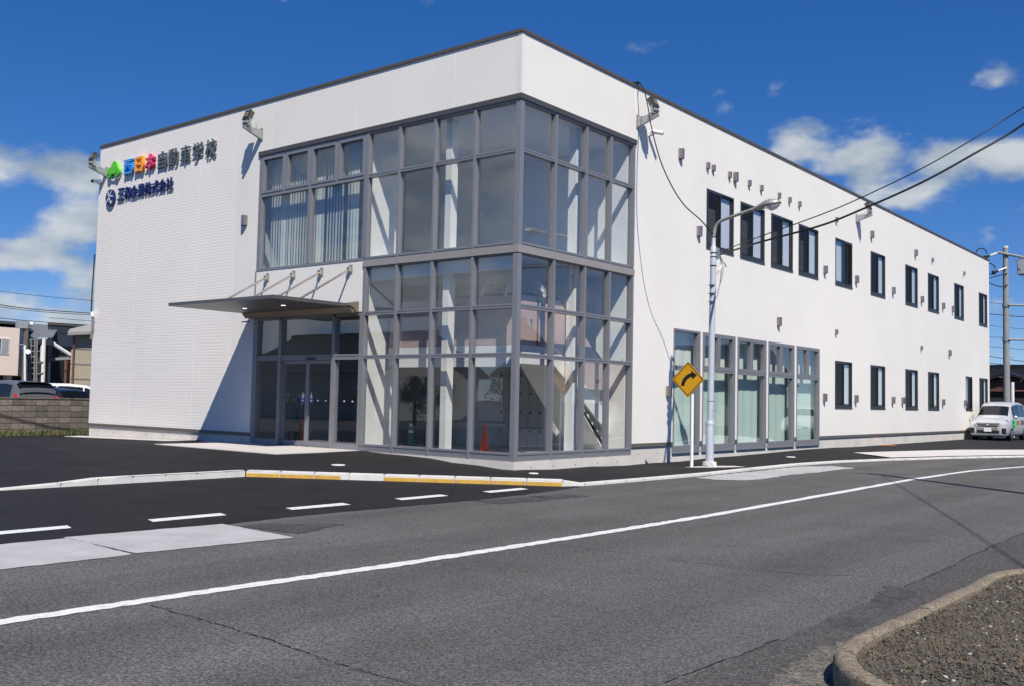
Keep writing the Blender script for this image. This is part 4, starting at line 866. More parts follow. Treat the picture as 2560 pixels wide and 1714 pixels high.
# ================================================================= LOBBY THINGS
lk = thing('locker_bank', (-3.4, 4.4, .23), 'bank of pale grey lockers seen through the corner glass', 'lockers')
lx0, lz0 = -3.95, .24; nC, nR, cw_, chh = 5, 4, .33, .49
MB().box(lx0, lx0 + nC * cw_, 4.3, 4.65, lz0, lz0 + nR * chh + .04).build('cabinet', 'interior_grey', lk)
for c in range(nC):
    for r in range(nR):
        d = MB().box(lx0 + c * cw_ + .006, lx0 + (c + 1) * cw_ - .006, 4.275, 4.299, lz0 + r * chh + .026, lz0 + (r + 1) * chh + .014).build('locker_door', 'locker_grey', lk, bevel=.003)
        MB().box(lx0 + c * cw_ + .06, lx0 + c * cw_ + .1, 4.26, 4.2748, lz0 + (r + 1) * chh - .08, lz0 + (r + 1) * chh - .03).build('lock', 'black_plastic', d)
def orchid(loc, h, label, seed, n=3):
    rnd = random.Random(seed); t = thing('orchid', loc, label, 'plant', 'potted white orchids')
    MB().lathe([(.09, 0), (.13, .22), (.12, .22)], (0, 0, 0), 14).build('pot', 'pot', t, local=True, smooth=True)
    q = MB()
    for k in range(7):
        a = rnd.uniform(0, 6.28); l = rnd.uniform(.2, .32); c, s = math.cos(a), math.sin(a); w = .035
        q.add([(0, 0, .22), (c * l * .5 - s * w, s * l * .5 + c * w, .30), (c * l, s * l, .24), (c * l * .5 + s * w, s * l * .5 - c * w, .30)], [(0, 1, 2, 3)])
    q.build('leaves', 'leaf_dark', t, local=True, recalc=False)
    for k in range(n):
        a = 6.28 * k / n + rnd.uniform(-.3, .3); c, s = math.cos(a), math.sin(a); pts = [(0, 0, .2), (c * .05, s * .05, h * .6), (c * .14, s * .14, h * .92), (c * .28, s * .28, h), (c * .42, s * .42, h * .9), (c * .5, s * .5, h * .74)]
        cv = curve3(pts, 6); st = MB().tube(cv, .006, 5).build('stem', 'leaf_dark', t, local=True)
        for p in cv[len(cv) // 2::1]:
            q = MB()
            for j in range(5):
                b = 6.28 * j / 5 + rnd.uniform(-.2, .2); r = .045; ox, oy = rnd.uniform(-.02, .02), rnd.uniform(-.03, -.005)
                q.add([(p.x + ox, p.y + oy, p.z), (p.x + ox + r * math.cos(b - .5), p.y + oy - .01, p.z + r * math.sin(b - .5)), (p.x + ox + r * 1.25 * math.cos(b), p.y + oy - .015, p.z + r * 1.25 * math.sin(b)), (p.x + ox + r * math.cos(b + .5), p.y + oy - .01, p.z + r * math.sin(b + .5))], [(0, 1, 2, 3)])
            q.build('flower', 'flower_white', st, local=True, recalc=False)
orchid((-1.25, 1.1, 3.0), 1.15, 'white orchid on the stair landing left of the corner post', 1); orchid((-.75, 1.3, 3.0), 1.12, 'white orchid on the stair landing right of the corner post', 2)
orchid((-8.95, 1.5, .5), 1.0, 'white orchid behind the left side pane of the entrance', 3); orchid((-6.3, 2.3, .5), 1.0, 'white orchid behind the right side pane of the entrance', 4)
for o_, p in (((-8.95, 1.5), 0), ((-6.3, 2.3), 1)):
    st = thing('plant_stand', (*o_, .23), 'dark plant stand under the orchid behind the %s entrance pane' % ('left', 'right')[p], 'stand', 'lobby plant stands')
    MB().box(-.17, .17, -.17, .17, .23, .265).build('top', 'timber_dark', st, local=True)
    for a in (-.14, .14):
        for b in (-.14, .14): MB().box(a - .015, a + .015, b - .015, b + .015, 0, .23).build('leg', 'timber_dark', st, local=True)
# pots for the landing orchids stand on the landing floor
for i, (x, y) in enumerate(((-1.25, 1.1), (-.75, 1.3))):
    st = thing('pedestal', (x, y, 2.70), 'low white pedestal under the landing orchid %s of the corner post' % ('left', 'right')[i], 'pedestal', 'landing pedestals'); MB().lathe([(.15, 0), (.13, .02), (.11, .28), (.14, .30)], (0, 0, 0), 14).build('column', 'white_plastic', st, local=True)
def cone(loc, mat, label, h=.7, group='orange cones imitating reflections'):  # added indoors, stands in for a cone mirrored in the glass
    t = thing('reflection_cone', loc, label, 'cone', group)
    MB().lathe([(.12, .03), (.02, h), (.012, h)], (0, 0, 0), 16).build('body', mat, t, local=True, smooth=True); MB().box(-.19, .19, -.19, .19, 0, .03).build('base', mat, t, local=True, bevel=.01)
    for z in (.35, .52):
        r = .12 - .1 * (z * h / .7 - .03) / (h - .03); MB().lathe([(r + .004, z), (r - .008, z + .07)], (0, 0, 0), 16).build('band', 'letter_white' if mat == 'cone_green' else mat, t, local=True, smooth=True)
for px, d, lb in ((655, 1.5, 'orange traffic cone added behind the left side pane of the entrance to imitate a reflection'), (757, 1.5, 'orange traffic cone added behind the sliding entrance doors to imitate a reflection'), (1212, 1.7, 'orange traffic cone added behind the glass just left of the corner post to imitate a reflection')):  # orange cones added to imitate reflections in the panes
    p = aty(px, 1085, d); cone((p.x, p.y, .231), 'cone_orange', lb)
for px, d, lb in ((644, 1.6, 'green banded cone added at the left edge of the entrance glass to imitate a reflection'), (746, 1.6, 'green banded cone added behind the sliding entrance doors to imitate a reflection'), (838, 1.6, 'green banded cone added behind the right side pane of the entrance to imitate a reflection'), (1027, 2.2, 'green banded cone added behind the second corner pane to imitate a reflection')):  # green cones added inside in place of their mirror images
    p = aty(px, 1080, d); cone((p.x, p.y, .231), 'cone_green', lb, .62, 'green cones imitating reflections')

# ================================================================= STREET FURNITURE
lz = gz(1.98, 4.94)
lp = thing('street_lamp', (1.98, 4.94, lz), 'pale grey street lamp with curved arm in front of the shop windows', 'street lamp')
L = lambda *p: p
MB().lathe([(.17, 0), (.16, .13), (.10, .14)], (1.98, 4.94, lz), 12).build('footing', 'kerb_concrete', lp)
MB().tube([(1.98, 4.94, lz + .1), (1.98, 4.94, 1.02), (1.98, 4.945, 1.03)], [.098, .094, .094], 18).build('pole_base', 'lamp_grey', lp, smooth=True)
MB().tube([(1.98, 4.945, 1.0), (1.98, 4.947, 1.04), (1.98, 4.947, 1.1)], [.106, .106, .085], 18).build('collar', 'lamp_grey', lp, smooth=True)
MB().tube([(1.98, 4.95, 1.05), (1.98, 5.03, 4.75), (1.98, 5.04, 5.22), (1.98, 5.045, 5.27), (1.98, 5.05, 5.5)], [.076, .072, .072, .05, .045], 18).build('pole', 'lamp_grey', lp, smooth=True)
LQ = lambda cx, cy: aty(1540 + cx * .33156, 200 + cy * .33156, 5.05)
arm = MB().tube(curve3([(1.98, 5.05, 5.48), tuple(LQ(752, 1110)), tuple(LQ(790, 1065)), tuple(LQ(880, 1030)), tuple(LQ(1062, 966))], 8), .038, 12).build('arm', 'lamp_head', lp, smooth=True)
a = LQ(1055, 968); b = LQ(1245, 925); d = (b - a).normalized(); LS = (b - a).length / 1.44; up = Vector((-d.z, 0, d.x)); sd2 = Vector((0, 1, 0))
q = MB(); prof = [(0, .05, .05, .05), (.1, .06, .06, .06), (.3, .1, .09, .06), (.6, .155, .13, .05), (.9, .17, .14, .03), (1.2, .14, .11, .02), (1.4, .07, .05, .01), (1.44, .02, .02, .005)]
rings = []
for l, hw_, hu, hd_ in prof: rings.append([a + d * l * LS + sd2 * (math.cos(k * math.pi / 8) * hw_) + up * (math.sin(k * math.pi / 8) * (hu if k <= 8 else hd_)) for k in range(16)])
q.add([tuple(p) for r in rings for p in r], [(i * 16 + k, i * 16 + (k + 1) % 16, i * 16 + 16 + (k + 1) % 16, i * 16 + 16 + k) for i in range(len(rings) - 1) for k in range(16)] + [tuple(range(16)), tuple(range((len(rings) - 1) * 16, len(rings) * 16))])
hd = q.build('lamp_head', 'lamp_head', lp, smooth=True)
q = MB(); rings = []
for l, w_, h_ in ((.5, .02, .01), (.6, .11, .06), (.85, .14, .12), (1.1, .12, .11), (1.32, .06, .05), (1.38, .01, .01)): rings.append([a + d * l * LS + sd2 * (math.cos(k * math.pi / 8) * w_) - up * (.02 + abs(math.sin(k * math.pi / 8)) * h_ * (1 if k >= 8 else .2)) for k in range(16)])
q.add([tuple(p) for r in rings for p in r], [(i * 16 + k, i * 16 + (k + 1) % 16, i * 16 + 16 + (k + 1) % 16, i * 16 + 16 + k) for i in range(5) for k in range(16)])
q.build('lens', 'headlamp', hd, smooth=True)
for z in (5.08, 4.98): MB().tube([(1.98, 5.04, z), (1.98, 5.04, z + .02)], .083, 14).build('clamp_band', 'black_plastic', lp)
MB().tube([(1.98, 5.033, 4.76), (1.98, 5.033, 4.79)], .079, 14).build('clamp_band', 'black_plastic', lp); MB().tube([(1.98, 5.05, 5.46), (1.98, 5.05, 5.49)], .05, 12).build('clamp_band', 'black_plastic', lp)
q = MB(); q.box(1.90, 2.06, 5.10, 5.2, 4.95, 5.22); q.box(1.95, 2.01, 5.2, 5.42, 5.1, 5.14); q.build('cable_bracket', 'galvanised', lp)
MB().tube([(1.98, 5.1, 5.5), (2.0, 5.17, 5.35), (2.0, 5.2, 5.15), (1.98, 5.12, 4.95)], .022, 8).build('riser_cable', 'cable_black', lp, smooth=True)
for k, (dx, zz) in enumerate(((.0, 4.0), (.03, 4.15), (-.03, 4.05), (.05, 4.6))):
    MB().tube(curve3([(1.98, 5.35, 5.1), (1.99 + dx, 5.42 + .06 * k, 4.8), (1.98 + dx, 5.36 + .04 * k, zz + .3), (1.98, 5.22, zz), (1.98, 5.1, zz + .08)], 6), .007, 5).build('loose_lead', 'galvanised', lp, smooth=True)
for z in (1.33, 1.55, 3.9, 4.1, 4.3): MB().tube([(1.98, 4.96, z), (1.98, 4.96, z + .012)], .078, 14).build('tape_mark', 'letter_navy', lp)
# concrete pad under the two posts
m = MB(); m.add([(x, y, gz(x, y) + .012) for x, y in ((1.7, 4.2), (2.35, 4.5), (2.6, 5.6), (2.2, 5.8), (1.72, 5.2))], [(0, 1, 2, 3, 4)])
o = m.build('post_pad', 'slab_concrete', fore, recalc=False)
if o.data.polygons[0].normal.z < 0: o.data.flip_normals()

# curve warning sign
sx, sy = 1.81, 4.38; szz = gz(sx, sy)
rs = thing('warning_sign', (sx, sy, szz), 'yellow diamond road sign with black right-bending arrow on white post', 'sign')
MB().tube([(sx, sy, szz - .02), (sx, sy, 2.2)], .038, 14).build('post', 'white_post', rs, smooth=True)
tc_ = aty(1600 + 437 * .27426, 780 + 609 * .27426, sy - .06); PX, PY, PZ = tc_.x, sy - .06, tc_.z; hd2 = .425
def dia(h): return [(PX, PZ - h), (PX + h, PZ), (PX, PZ + h), (PX - h, PZ)]
pl = MB(); pl.prism(dia(hd2), PY, PY + .006, 1); plate = pl.build('plate', 'sign_yellow', rs)
o1, o2 = dia(hd2 - .028), dia(hd2 - .052); q = MB()
for i in range(4):
    a_, b_, c_, d_ = o1[i], o1[(i + 1) % 4], o2[(i + 1) % 4], o2[i]; q.add([(p[0], PY - .003, p[1]) for p in (a_, b_, c_, d_)] , [(0, 1, 2, 3)])
q.build('border', 'sign_black', plate, recalc=False)
cA = (.145, -.17); arcL = [(cA[0] + .325 * math.cos(t), cA[1] + .325 * math.sin(t)) for t in [R(180 - 4 - 80 * i / 12) for i in range(13)]]; arcI = [(cA[0] + .235 * math.cos(t), cA[1] + .235 * math.sin(t)) for t in [R(100 + 76 * i / 12) for i in range(13)]]
arcL = [(a_, b_) for a_, b_ in arcL]; q = MB(); body = [(PX + a_, PZ + b_) for a_, b_ in arcL + arcI]; n = 13
q.add([(a_, PY - .003, b_) for a_, b_ in body], [(i, i + 1, 2 * n - 2 - i, 2 * n - 1 - i) for i in range(n - 1)])
tip = [(PX + .075, PZ + .21), (PX + .24, PZ + .105), (PX + .12, PZ - .0)]; q.add([(a_, PY - .003, b_) for a_, b_ in tip], [(0, 1, 2)])
q.build('arrow', 'sign_black', plate, recalc=False)
for z in (PZ - .2, PZ + .2): MB().box(PX - .1, sx + .05, PY + .007, PY + .03, z - .02, z + .02).build('bracket', 'galvanised', rs)

# utility poles
def cpole(name, base, h, r0, r1, label, mat='pole_concrete'):
    t = thing(name, base, label, 'utility pole'); x, y, z = base
    MB().tube([(x, y, z - .1), (x, y, z + h)], [r0, r1], 18).build('shaft', mat, t, smooth=True)
    return t
_p = atd(2517, 1000, 54); ux, uy = _p.x, _p.y; T = atd(2516, 615, (Vector((ux, uy, 0)) - CP).dot(FW))
hP = T.z
up_ = cpole('utility_pole', (ux, uy, 0), hP, .19, .135, 'concrete utility pole with crossarms and transformer behind the silver van')
MB().tube([(ux, uy, hP - .02), (ux, uy, hP + .07)], .14, 12).build('cap', 'white_plastic', up_)
cx_ = RT.copy(); cx_.z = 0; cx_.normalize()
def off(l, z, dy=0): p = Vector((ux, uy, z)) + cx_ * l + Vector((.6, -.78, 0)) * dy; return tuple(p)
MB().tube([off(-.55, hP - .3, .2), off(2.0, hP - .75, .2)], .075, 8).build('crossarm', 'pole_metal', up_)
for z in (hP - 3.2, hP - 5.1):
    q = MB(); q.tube([off(0, z, .2), off(2.6, z, .2)], .06, 8); c_ = q.build('crossarm', 'pole_metal', up_)
    MB().tube([(ux, uy, z - .1), (ux, uy, z + .1)], .2, 14).build('clamp_band', 'galvanised', up_)
MB().tube([off(.45, hP - .6, .2), off(2.2, hP - 5.1, .2)], .02, 6).build('stay_wire', 'galvanised', up_)
q = MB()
p = Vector(off(1.2, hP - 1.0, .2)); q.box(p.x - .55, p.x + .55, p.y - .3, p.y + .3, p.z - .5, p.z + .35); tr_ = q.build('switch_box', 'transformer', up_, bevel=.04)
for dx in (-.3, 0, .3): MB().lathe([(.05, 0), (.07, .06), (.04, .1), (.06, .16), (.03, .22)], (p.x + dx, p.y - .1, p.z + .3), 10).build('insulator', 'insulator', tr_)
for l in (1.7, 2.25):
    MB().tube([off(l, hP - 3.15, .2), off(l, hP - 2.75, .2)], [.12, .09], 10).build('insulator', 'insulator', up_); MB().tube([off(l, hP - 2.75, .2), off(l, hP - 1.9, .2)], .06, 8).build('fuse', 'black_plastic', up_)
    MB().tube(curve3([off(l, hP - 1.9, .2), off(l + .1, hP - 1.4, .2), off(l + .5, hP - 1.0, .2)], 6), .03, 6).build('jumper', 'cable_black', up_)
    MB().tube(curve3([off(l, hP - 3.2, .2), off(l + .1, hP - 4.2, .2), off(2.2, hP - 5.1, .2), off(1.8, hP - 6.2, .2), off(.6, hP - 7.4, .25)], 6), .04, 6).build('drop_cable', 'cable_black', up_)
for l, z, sz in ((-.5, hP - .32, 1.0), (-.05, hP - 1.15, .95)):
    e = (l - .45, z - .17); g = (l - .75, z - .3)
    MB().tube([off(l, z, .2), off(e[0], e[1], .2)], .05, 8).build('insulator', 'insulator', up_); MB().tube([off(e[0], e[1], .2), off(g[0], g[1], .2)], [.04, .13], 8).build('wire_clamp', 'black_plastic', up_)
    MB().tube([off(g[0] - .18 + .3 * math.cos(t), g[1] + .22 + .3 * math.sin(t), .2) for t in [R(-60 - 300 * k / 14) for k in range(15)]], .03, 6).build('loop', 'cable_black', up_)
MB().tube(curve3([off(-1.3, hP - 1.0, .2), off(-1.1, hP - 1.9, .2), off(-.4, hP - 2.2, .2), off(0, hP - 2.1, .2)], 6), .03, 6).build('jumper', 'cable_black', up_); MB().tube([off(-1.0, hP - 1.75, .2), off(0, hP - 1.45, .2)], .025, 6).build('jumper', 'cable_black', up_)
MB().tube([off(.25, 0, .15), off(.25, hP - 7.4, .15)], .09, 10).build('cable_guard', 'pipe_white', up_, smooth=True)
for i in range(7): MB().tube([off(-.2 if i % 2 else .2, 2.2 + i * 1.1, 0), off(-.42 if i % 2 else .42, 2.2 + i * 1.1, 0)], .014, 6).build('step_bolt', 'galvanised', up_)
# wires behind the end of the building
for i, (y0, y1, r) in enumerate(((758, 758, .02), (786, 786, .035), (814, 820, .02), (842, 844, .02), (866, 866, .02), (888, 905, .03), (906, 914, .03), (913, 917, .025))):
    a_, b_ = atd(2440, y0 - 4, 95), atd(2700, y1 + 10, 92); wire([a_, a_.lerp(b_, .5) - Vector((0, 0, .15)), b_], r, 'power_line', 'far power line right of the building, number %s from the top' % ('one', 'two', 'three', 'four', 'five', 'six', 'seven', 'eight')[i], cat='wire', group='far power lines right of the building')
# pole out of frame to the right that carries the lamp's wires (its shadow falls on the road)
ex, ey = 10.55, 2.3
rp = cpole('wire_pole', (ex, ey, 0), 7.9, .14, .10, 'concrete wire pole standing beyond the right edge, casting its shadow on the road')
MB().tube([(ex - .5, ey + .1, 7.5), (ex + .5, ey - .1, 7.5)], .035, 6).build('crossarm', 'galvanised', rp)
P1 = atx(2560, 268, 9.2); P2 = atx(2560, 310, 9.2)
A1, A2 = Vector((1.98, 5.4, 5.17)), Vector((1.98, 5.42, 5.1))
def thru(a, p, b, pix, rx):  # wire from a through p to b with the sag read off the photograph
    return [a] + [atx(x, y, rx(x)) for x, y in pix] + [p, b]
f1 = lambda x: 1.98 + (9.2 - 1.98) * ((x - 1783) / (2560 - 1783)) ** .62
wire(thru(A1, P1, Vector((ex, ey, 7.42)), [(1900, 592), (2050, 538), (2150, 496), (2300, 424), (2430, 350)], f1), .011, 'lamp_wire', 'thinner upper wire running from the street lamp towards the right edge')
wire(thru(A2, P2, Vector((ex, ey, 7.3)), [(1900, 606), (2050, 565), (2150, 526), (2300, 459), (2430, 388)], f1), .02, 'lamp_wire', 'thicker lower wire running from the street lamp towards the right edge')
wire(sagged((ex, ey, 7.45), (19, -17.5, 7.2), .3), .013, 'street_wire', 'street wire beyond the right edge casting a thin shadow on the road')
wire(sagged((ex, ey, 7.6), (26, 25, 8), .5), .02, 'street_wire', 'street wire leading away beyond the right edge of the picture')
# wires at the left
for i, (y0, y1, dp, r) in enumerate(((752, 788, 34.5, .014), (757, 796, 34.5, .010), (726, 752, 60, .014), (797, 812, 60, .02))):
    a_ = atd(-160, y0 - 20, dp - 6 if i < 2 else dp); b_ = atd(232, y1, dp) if i < 2 else atd(300, y1 + 6, dp); 
    if i < 2: b_ = Vector((-17.32, -.15, 3.96 - .06 * i))
    wire([a_, a_.lerp(b_, .5) - Vector((0, 0, .12)), b_], r, 'power_line', ('upper of the two service wires reaching the far left building corner', 'lower of the two service wires reaching the far left building corner', 'faint high wire across the clouds at far left', 'wire over the pink building at far left')[i], cat='wire')
# manhole covers and marks
for (x, y), r, lb in (((-2.07, -3.0), .14, 'small round white cover in the black forecourt in front of the glass'), ((1.07, -.7), .1, 'small pale cover by the base of the glass corner'), ((1.41, 11.03), .13, 'small pale cover in the pavement below the shop windows')):
    z = gz(x, y); q = MB().lathe([(r, -.02), (r, .012), (r * .9, .018)], (x, y, z), 20); c_ = q.build('inspection_cover', 'kerb_concrete', None); tag(c_, lb, 'cover')
sheet('survey_mark', [(.12, 22.3), (.72, 22.3), (.72, 22.75), (.12, 22.75)], .05, 'orange_mark', fore)

# ================================================================= VEHICLES
def loft_car(name, loc, rz, label, paint, st, wheels, side_gl, ws, rear_gl, L2, extras, group=None, cat='car'):
    t = thing(name, loc, label, cat, group, rz)
    def half(y):
        for a, b in zip(st, st[1:]):
            if a[0] <= y <= b[0]:
                f = (y - a[0]) / (b[0] - a[0]); s = [p + (q - p) * f for p, q in zip(a, b)]; break
        else: s = st[0] if y < st[0][0] else st[-1]
        _, zl, zb, zr, wl_, wb, wr = s
        return [(0, zl), (wl_ * .88, zl), (wl_ * .98, zl + .09), (max(wl_, wb) * 1.0 + .012, zl + (zb - zl) * .6), (wb, zb), (wr, zr - .07 if zr - zb > .12 else zr - (zr - zb) * .5), (wr * .86, zr - .012), (0, zr + .012)]
    def surf(y, s):
        h = half(y); i = min(6, int(s)); f = s - i; return (h[i][0] + (h[i + 1][0] - h[i][0]) * f, h[i][1] + (h[i + 1][1] - h[i][1]) * f)
    ys = []
    for a, b in zip(st, st[1:]): ys += [a[0] + (b[0] - a[0]) * k / 3 for k in range(3)]
    ys.append(st[-1][0])
    ss = [0, 1, 2, 2.5, 3, 3.5, 4, 4.5, 5, 5.5, 6, 6.5, 7]
    V = []; F = []; n = 2 * len(ss) - 1
    for y in ys:
        pr = [surf(y, s) for s in ss]; ring = [(-x, y, z) for x, z in pr[::-1]] + [(x, y, z) for x, z in pr[1:]]
        V += ring
    n = 2 * len(ss) - 1
    # ring starts at roof centre, runs down the left, along the floor and up the right
    V = []
    for y in ys:
        pr = [surf(y, s) for s in ss]; V += [(-x, y, z) for x, z in pr[::-1]] + [(x, y, z) for x, z in pr[1:-1]]
    n = 2 * len(ss) - 2
    for i in range(len(ys) - 1):
        for k in range(n): F.append((i * n + k, i * n + (k + 1) % n, (i + 1) * n + (k + 1) % n, (i + 1) * n + k))
    F.append(tuple(range(n))); F.append(tuple((len(ys) - 1) * n + k for k in range(n)))
    m = MB(); m.add(V, F); body = m.build('body', paint, t, local=True, smooth=True)
    def patch(y0, y1, s0, s1, nm, mat, sides=(-1, 1), parent=t, offs=.008, ny=5, ns=4, slant=0.):
        for sg in sides:
            q = MB(); vs = []
            for i in range(ny + 1):
                for j in range(ns + 1):
                    s = s0 + (s1 - s0) * j / ns; y = y0 + (y1 - y0) * i / ny + slant * (j / ns) * (1 - i / ny)
                    x, z = surf(y, s); e = .01; x2, z2 = surf(y + e, s); x3, z3 = surf(y, min(7, s + .05)); x4, z4 = surf(y, max(0, s - .05))
                    nv = Vector((x2 - x, e, z2 - z)).cross(Vector((x3 - x4, 0, z3 - z4)))
                    if nv.length < 1e-9: nv = Vector((1, 0, 0))
                    nv.normalize()
                    if nv.x * 1 + nv.z * .6 < 0: nv = -nv
                    p = Vector((x, y, z)) + nv * offs; vs.append((p.x * sg, p.y, p.z))
            q.add(vs, [(i * (ns + 1) + j, i * (ns + 1) + j + 1, (i + 1) * (ns + 1) + j + 1, (i + 1) * (ns + 1) + j) for i in range(ny) for j in range(ns)])
            q.build(nm, mat, parent, local=True, recalc=False, smooth=True)
    def full(y0, y1, s0, nm, mat, offs=.01, ny=6, ns=5):
        q = MB(); vs = []
        for i in range(ny + 1):
            y = y0 + (y1 - y0) * i / ny
            row = []
            for j in range(-ns, ns + 1):
                s = 7 - (7 - s0) * abs(j) / ns; x, z = surf(y, s); sg = 1 if j >= 0 else -1
                row.append((x * sg, y, z + offs))
            vs += row
        w_ = 2 * ns + 1; q.add(vs, [(i * w_ + j, i * w_ + j + 1, (i + 1) * w_ + j + 1, (i + 1) * w_ + j) for i in range(ny) for j in range(w_ - 1)])
        return q.build(nm, mat, t, local=True, recalc=False, smooth=True)
    for a in side_gl: patch(a[0], a[1], 4.12, 4.93, 'side_window', 'car_glass', slant=a[2] if len(a) > 2 else 0)
    full(ws[0], ws[1], 5.2, 'windscreen', 'car_glass')
    if rear_gl: full(rear_gl[0], rear_gl[1], 5.05, 'rear_window', 'rear_glass', .02)
    for y, x, r in wheels:
        for sg in (-1, 1):
            q = MB(); q.tube([(sg * (x - .2), y, r), (sg * (x - .02), y, r), (sg * x, y, r)], [r, r, r * .93], 22); wv = q.build('wheel', 'tyre', t, local=True, smooth=True)
            q = MB(); q.tube([(sg * (x - .01), y, r), (sg * (x + .006), y, r)], [r * .66, r * .62], 20); q.build('rim', 'rim', wv, local=True, smooth=True)
            q = MB()
            for k in range(5):
                a = 6.283 * k / 5; q.tube([(sg * (x + .006), y, r), (sg * (x + .012), y + math.cos(a) * r * .6, r + math.sin(a) * r * .6)], .02, 5)
            q.build('spokes', 'chrome', wv, local=True)
            q = MB(); q.tube([(sg * (x - .21), y, r + .02), (sg * (x + .004), y, r + .02)], r * 1.13, 22); q.build('wheel_arch', 'car_trim', t, local=True, smooth=True)
    extras(t, patch, full, surf)
    return t
VAN = [(-2.36, .30, .55, .60, .70, .68, .60), (-2.33, .22, .78, .84, .80, .78, .66), (-2.22, .20, .90, .96, .835, .81, .70), (-1.9, .20, .97, 1.05, .845, .83, .72), (-1.5, .20, 1.02, 1.15, .85, .835, .70), (-.85, .20, 1.04, 1.66, .85, .84, .64), (-.5, .20, 1.05, 1.80, .85, .84, .66), (.3, .20, 1.06, 1.87, .85, .84, .68), (1.4, .20, 1.06, 1.86, .85, .84, .68), (2.0, .22, 1.06, 1.80, .845, .83, .67), (2.24, .26, 1.05, 1.66, .83, .81, .65), (2.34, .34, 1.02, 1.15, .80, .78, .62), (2.36, .4, .95, 1.02, .76, .74, .6)]
def van_front(t, patch, full, surf):
    B = lambda n, m, *b, bevel=.008: [(lambda q: ([q.box(*x) for x in b], q.build(n, m, t, local=True, bevel=bevel)))(MB())][0][1]
    B('grille', 'car_trim', (-.50, .50, -2.385, -2.33, .66, .84)); B('grille_bar', 'chrome', (-.46, .46, -2.40, -2.386, .79, .81), bevel=0); B('grille_bar', 'chrome', (-.46, .46, -2.40, -2.386, .72, .735), bevel=0)
    q = MB(); q.prism([(-.56, .84), (-.52, .84), (-.42, .64), (.42, .64), (.52, .84), (.56, .84), (.45, .60), (-.45, .60)], -2.405, -2.38, 1); q.build('grille_surround', 'chrome', t, local=True)
    B('badge', 'chrome', (-.06, .06, -2.412, -2.401, .72, .80))
    B('lower_intake', 'car_trim', (-.50, .50, -2.39, -2.34, .36, .50)); B('fog_recess', 'car_trim', (-.80, -.60, -2.37, -2.25, .34, .60)); B('fog_recess', 'car_trim', (.60, .80, -2.37, -2.25, .34, .60))
    B('number_plate', 'plate_white', (-.165, .165, -2.415, -2.392, .43, .60), bevel=0); B('bumper_lip', 'chrome', (-.74, .74, -2.38, -2.32, .285, .315))
    patch(-2.32, -1.86, 3.55, 4.35, 'headlight', 'headlamp'); patch(-2.2, -1.9, 4.36, 4.75, 'headlight_brow', 'car_trim')
    for sg in (-1, 1):
        q = MB(); q.tube([(sg * .84, -1.12, 1.07), (sg * .93, -1.14, 1.09)], .03, 8); q.tube([(sg * .92, -1.15, 1.13), (sg * 1.03, -1.13, 1.13)], [.09, .075], 12); q.build('mirror', 'car_silver', t, local=True, smooth=True)
    for y in (-.35, .75): patch(y - .006, y + .006, 1.9, 4.05, 'door_gap', 'car_trim', ny=1, offs=.004)
    patch(-.3, 1.3, 3.9, 3.98, 'handle_line', 'chrome', ny=3)
def van_decals(t, patch, full, surf):
    van_front(t, patch, full, surf)
    patch(-1.35, -.75, 2.75, 3.75, 'green_decal', 'logo_dark_green', sides=(1,), offs=.006); patch(-1.0, -.55, 2.8, 3.85, 'car_decal', 'logo_green', sides=(1,), offs=.009)
    for i, mt in enumerate(('letter_blue', 'letter_pink', 'letter_orange', 'letter_slate', 'letter_slate', 'letter_slate')): patch(-.45 + i * .3, -.2 + i * .3, 3.1, 3.75, 'letter_decal', mt, sides=(1,), offs=.006)
    q = MB(); q.box(-.55, -.38, -1.25, -1.24, 1.24, 1.34); q.build('dash_card', 'plate_white', t, local=True)
    full(-1.72, -1.6, 6.4, 'hood_sticker', 'plate_white', offs=.006)
VW = [(-1.42, .85, .31), (1.38, .85, .31)]
loft_car('minivan', (1.13, 37.36, .03), 0, 'silver minivan with green car decal parked at the far end of the building', 'car_silver', VAN, VW, [(-.95, -.42, .25), (-.36, .72), (.8, 1.75)], (-1.42, -.86), (2.05, 2.26), 2.36, van_decals, None, 'van')
def rear_detail(t, patch, full, surf):
    patch(2.1, 2.3, 3.2, 4.6, 'tail_light', 'tail_red'); q = MB(); q.box(-.165, .165, 2.36, 2.375, .6, .76); q.build('number_plate', 'plate_white', t, local=True); q = MB(); q.box(-.78, .78, 2.3, 2.4, .35, .5); q.build('bumper', 'car_trim', t, local=True, bevel=.02)
    q = MB(); q.box(-.6, .6, 2.02, 2.2, 1.80, 1.83); q.build('spoiler', 'car_black', t, local=True, bevel=.01)
    for x in (-.45, .5): q = MB(); q.tube([(x, 2.32, 1.16), (x, 2.335, 1.16)], .045, 10); q.build('window_sticker', 'plate_white', t, local=True)
def behind(px, dep, hdir, back):
    p = atd(px, 985, dep); h = Vector((hdir[0], hdir[1])).normalized(); c = Vector((p.x, p.y)) + h * back
    return (c.x, c.y, -.04), math.atan2(h.x, -h.y)
VANR = [tuple(s) for s in VAN[:-4]] + [(2.05, .22, 1.04, 1.80, .845, .835, .70), (2.28, .26, 1.02, 1.60, .835, .825, .70), (2.34, .34, 1.0, 1.12, .82, .80, .70), (2.36, .4, .95, 1.02, .78, .76, .66)]
l, r_ = behind(97, 35.8, (-.97, -.12), 2.36)
loft_car('minivan', l, r_, 'grey minivan with dark rear window behind the left block wall', 'car_grey', VANR, VW, [(-.95, -.42, .25), (-.36, .72), (.8, 1.85)], (-1.42, -.86), (2.07, 2.31), 2.36, rear_detail, None, 'van')
